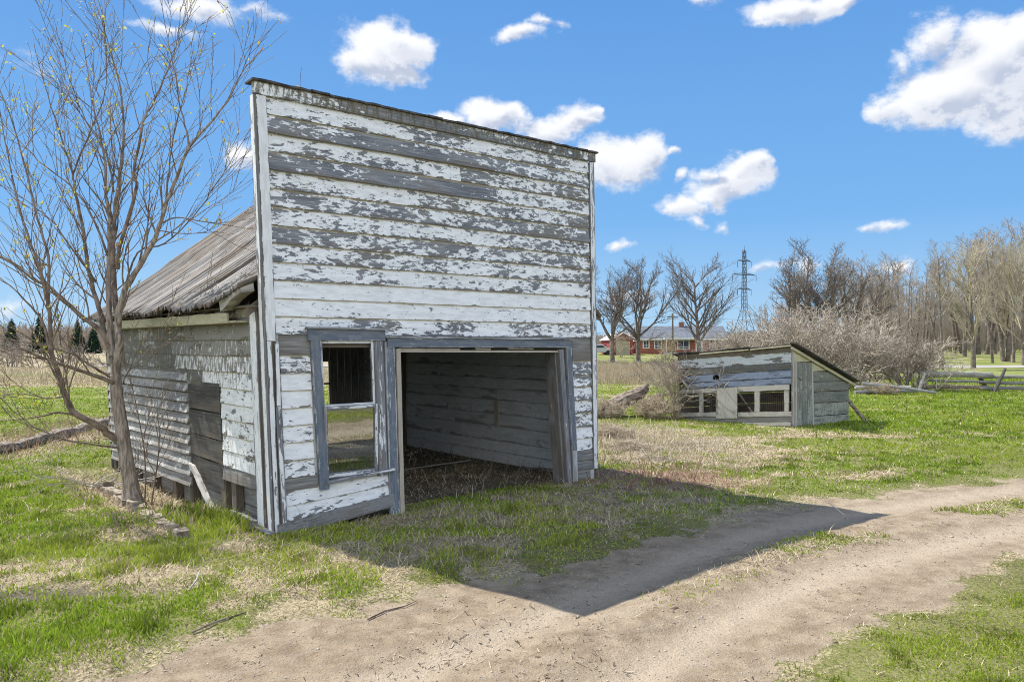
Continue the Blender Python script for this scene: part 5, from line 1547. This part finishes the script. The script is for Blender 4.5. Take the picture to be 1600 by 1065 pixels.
# ------------------------------------------------------------------ light, sky
shadow_dir = Vector((3.2, -2.08, -4.77)).normalized()
sd_ = -shadow_dir
elev = math.asin(sd_.z); az = math.atan2(sd_.x, sd_.y)
sl = bpy.data.lights.new('sun', 'SUN'); sl.energy = 4.7; sl.angle = R(.53); sl.color = (1, .95, .87)
so = bpy.data.objects.new('sun', sl); so.rotation_euler = shadow_dir.to_track_quat('-Z', 'Y').to_euler(); so.location = (-20, 13, 30); link(so)

w = bpy.data.worlds.new('World'); scene.world = w; w.use_nodes = True
t = NT(w.node_tree); bg = w.node_tree.nodes['Background']
st_ = t.node('ShaderNodeTexSky', sky_type='NISHITA', sun_disc=False, sun_elevation=elev, sun_rotation=az, air_density=1.0, dust_density=.3, ozone_density=2.0)
K = 1.0 / (SKY * 2 ** EXPO)
def kk(*c): return tuple(K * q for q in c)
d = t.node('ShaderNodeTexCoord').outputs['Generated']
dn = t.vmath('NORMALIZE', d)
x_, y_, z_ = t.sep(dn)
azn = t.math('ARCTAN2', x_, y_)
eln = t.math('ARCSINE', z_)
pc = t.comb(azn, eln, 0.)
blue = t.mix(t.range(z_, .0, .16, smooth=False), kk(.42, .67, .91), kk(.19, .46, .87))
blue = t.mix(t.range(z_, .16, .50, smooth=False), blue, kk(.098, .305, .745))
blue = t.mix(t.range(z_, -.15, -.01), kk(.22, .21, .16), blue)
skyc = t.mix(.95, st_.outputs[0], blue)
CLOUDS = [(-0.1693, 0.3638, 0.0649, 0.0471, 1.2), (-0.1359, 0.3773, 0.04, 0.0264, 1), (-0.2023, 0.3559, 0.0517, 0.0228, 0.9), (-0.1485, 0.3426, 0.0357, 0.0213, 0.9), (-0.0937, 0.2957, 0.034, 0.0141, 1), (-0.0299, 0.2937, 0.062, 0.0283, 1.1), (0.0, 0.3001, 0.032, 0.0182, 1), (0.0427, 0.2786, 0.0511, 0.0285, 1.1), (0.0853, 0.2936, 0.0444, 0.0222, 1), (0.1064, 0.3047, 0.0211, 0.012, 0.8), (0.1401, 0.2407, 0.0726, 0.0432, 1.2), (0.1776, 0.2512, 0.0462, 0.0326, 1.1), (0.1191, 0.2317, 0.0628, 0.0312, 1), (0.2219, 0.2467, 0.0142, 0.0081, 0.6), (0.2907, 0.2098, 0.0436, 0.0344, 1.15), (0.3078, 0.2227, 0.0251, 0.0201, 1), (0.267, 0.1914, 0.0375, 0.0247, 1), (0.2268, 0.1812, 0.0423, 0.0188, 0.8), (0.259, 0.2155, 0.0219, 0.0143, 0.7), (0.2268, 0.214, 0.0121, 0.0093, 0.7), (0.2349, 0.1591, 0.0181, 0.0095, 0.45), (0.2654, 0.1554, 0.0139, 0.0094, 0.35), (0.1401, 0.1321, 0.023, 0.0086, 0.5), (0.5392, 0.2854, 0.0937, 0.0537, 1.4), (0.5761, 0.3152, 0.0582, 0.0499, 1.4), (0.5071, 0.2835, 0.0634, 0.0443, 1.2), (0.5939, 0.2629, 0.0637, 0.0509, 1.4), (0.5201, 0.3453, 0.0395, 0.0288, 0.7), (0.4636, 0.2757, 0.0254, 0.0202, 0.7), (0.6113, 0.3241, 0.042, 0.0404, 1.2), (0.4739, 0.3263, 0.021, 0.0177, 0.35), (0.3597, 0.3976, 0.0687, 0.0211, 1.1), (0.4039, 0.398, 0.0618, 0.0155, 1), (0.3294, 0.3877, 0.0379, 0.009, 0.5), (0.0128, 0.3929, 0.0448, 0.0132, 0.8), (0.0427, 0.405, 0.0234, 0.0084, 0.6), (-0.3893, 0.3935, 0.0845, 0.0192, 0.9), (-0.3294, 0.3981, 0.0387, 0.0125, 0.5), (-0.4394, 0.3657, 0.0445, 0.0087, 0.5), (-0.3477, 0.2381, 0.0247, 0.0197, 0.85), (0.4705, 0.0972, 0.0302, 0.0137, 0.85), (0.4533, 0.1397, 0.029, 0.0098, 0.6), (0.3233, 0.101, 0.0286, 0.0125, 0.55), (0.3783, 0.099, 0.0183, 0.0163, 0.55), (0.1568, 0.0632, 0.0722, 0.0153, 0.4), (-0.5821, 0.0428, 0.0458, 0.0148, 0.3), (0.243, 0.4156, 0.03, 0.0126, 0.4), (-0.5761, 0.3088, 0.0461, 0.0185, 0.3)]
warp = t.noise(t.scale(pc, (1, 1.2, 1)), 9., 5, .55)
wn = t.node('ShaderNodeTexNoise'); t.put(wn.inputs['Vector'], pc); wn.inputs['Scale'].default_value = 16.; wn.inputs['Detail'].default_value = 4
wv = t.vmath('MULTIPLY', t.vmath('SUBTRACT', wn.outputs['Color'], (.5, .5, .5)), (.085, .045, 0))
pw = t.vmath('ADD', pc, wv)
dens = None; low = None
for (a0, e0, ra, re_, op) in CLOUDS:
    q = t.vmath('MULTIPLY', t.vmath('SUBTRACT', pw, (a0, e0, 0)), (1 / ra, 1 / re_, 0))
    v = t.math('MULTIPLY', t.math('SUBTRACT', 1.0, t.vmath('LENGTH', q)), op)
    q2 = t.vmath('MULTIPLY', t.vmath('SUBTRACT', pw, (a0 + .25 * ra, e0 - .55 * re_, 0)), (1 / ra / 1.1, 1 / re_ / .75, 0))
    v2 = t.math('SUBTRACT', 1.0, t.vmath('LENGTH', q2))
    dens = v if dens is None else t.math('MAXIMUM', dens, v)
    low = v2 if low is None else t.math('MAXIMUM', low, v2)
fb = t.noise(t.scale(pc, (1, 1.3, 1)), 24., 11, .68)
fb2 = t.noise(t.vmath('ADD', t.scale(pc, (1, 1.3, 1)), (.012, -.016, 0)), 26., 6, .6)
dd = t.math('ADD', dens, t.math('MULTIPLY', t.math('SUBTRACT', fb, .5), 1.25))
alpha = t.range(dd, .02, .56)
lit = t.range(t.math('SUBTRACT', fb, fb2), -.10, .10)
shade = t.math('MULTIPLY', t.range(low, .0, .75), t.math('SUBTRACT', 1.05, t.math('MULTIPLY', lit, .55)))
cc = t.mix(shade, kk(1.02, 1.03, 1.06), kk(.56, .62, .76))
vis = t.math('MULTIPLY', alpha, .97)
# bright cumulus added unseen, behind and above the view, to fill the shaded facade
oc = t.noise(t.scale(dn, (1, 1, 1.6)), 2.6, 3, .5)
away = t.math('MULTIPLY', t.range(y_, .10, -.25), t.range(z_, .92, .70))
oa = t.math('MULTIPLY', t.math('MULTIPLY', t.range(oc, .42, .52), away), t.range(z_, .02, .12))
final = t.mix(vis, skyc, cc)
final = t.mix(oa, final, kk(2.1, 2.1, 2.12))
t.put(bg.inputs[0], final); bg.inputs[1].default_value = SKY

# ------------------------------------------------------------------ camera
cam = bpy.data.cameras.new('camera'); cam.sensor_width = 36; cam.lens = 36 * F / 1600; cam.shift_y = 7.5 / 1600; cam.clip_end = 6000; cam.clip_start = .05
co = bpy.data.objects.new('camera', cam); co.location = (0, 0, 2.0); co.rotation_euler = (R(90), 0, 0); link(co)
scene.camera = co
vs_ = scene.view_settings; vs_.view_transform = 'Standard'; vs_.look = 'None'; vs_.exposure = EXPO; vs_.gamma = 1
scene.cycles.use_denoising = True
scene.cycles.denoiser = 'OPENIMAGEDENOISE'
scene.cycles.denoising_input_passes = 'RGB_ALBEDO_NORMAL'
scene.cycles.denoising_prefilter = 'NONE'
scene.cycles.use_adaptive_sampling = False
scene.cycles.pixel_filter_type = 'BLACKMAN_HARRIS'; scene.cycles.filter_width = 1.0
scene.cycles.sample_clamp_indirect = 4.0
scene.cycles.diffuse_bounces = 5
scene.cycles.max_bounces = 7; scene.cycles.transparent_max_bounces = 8
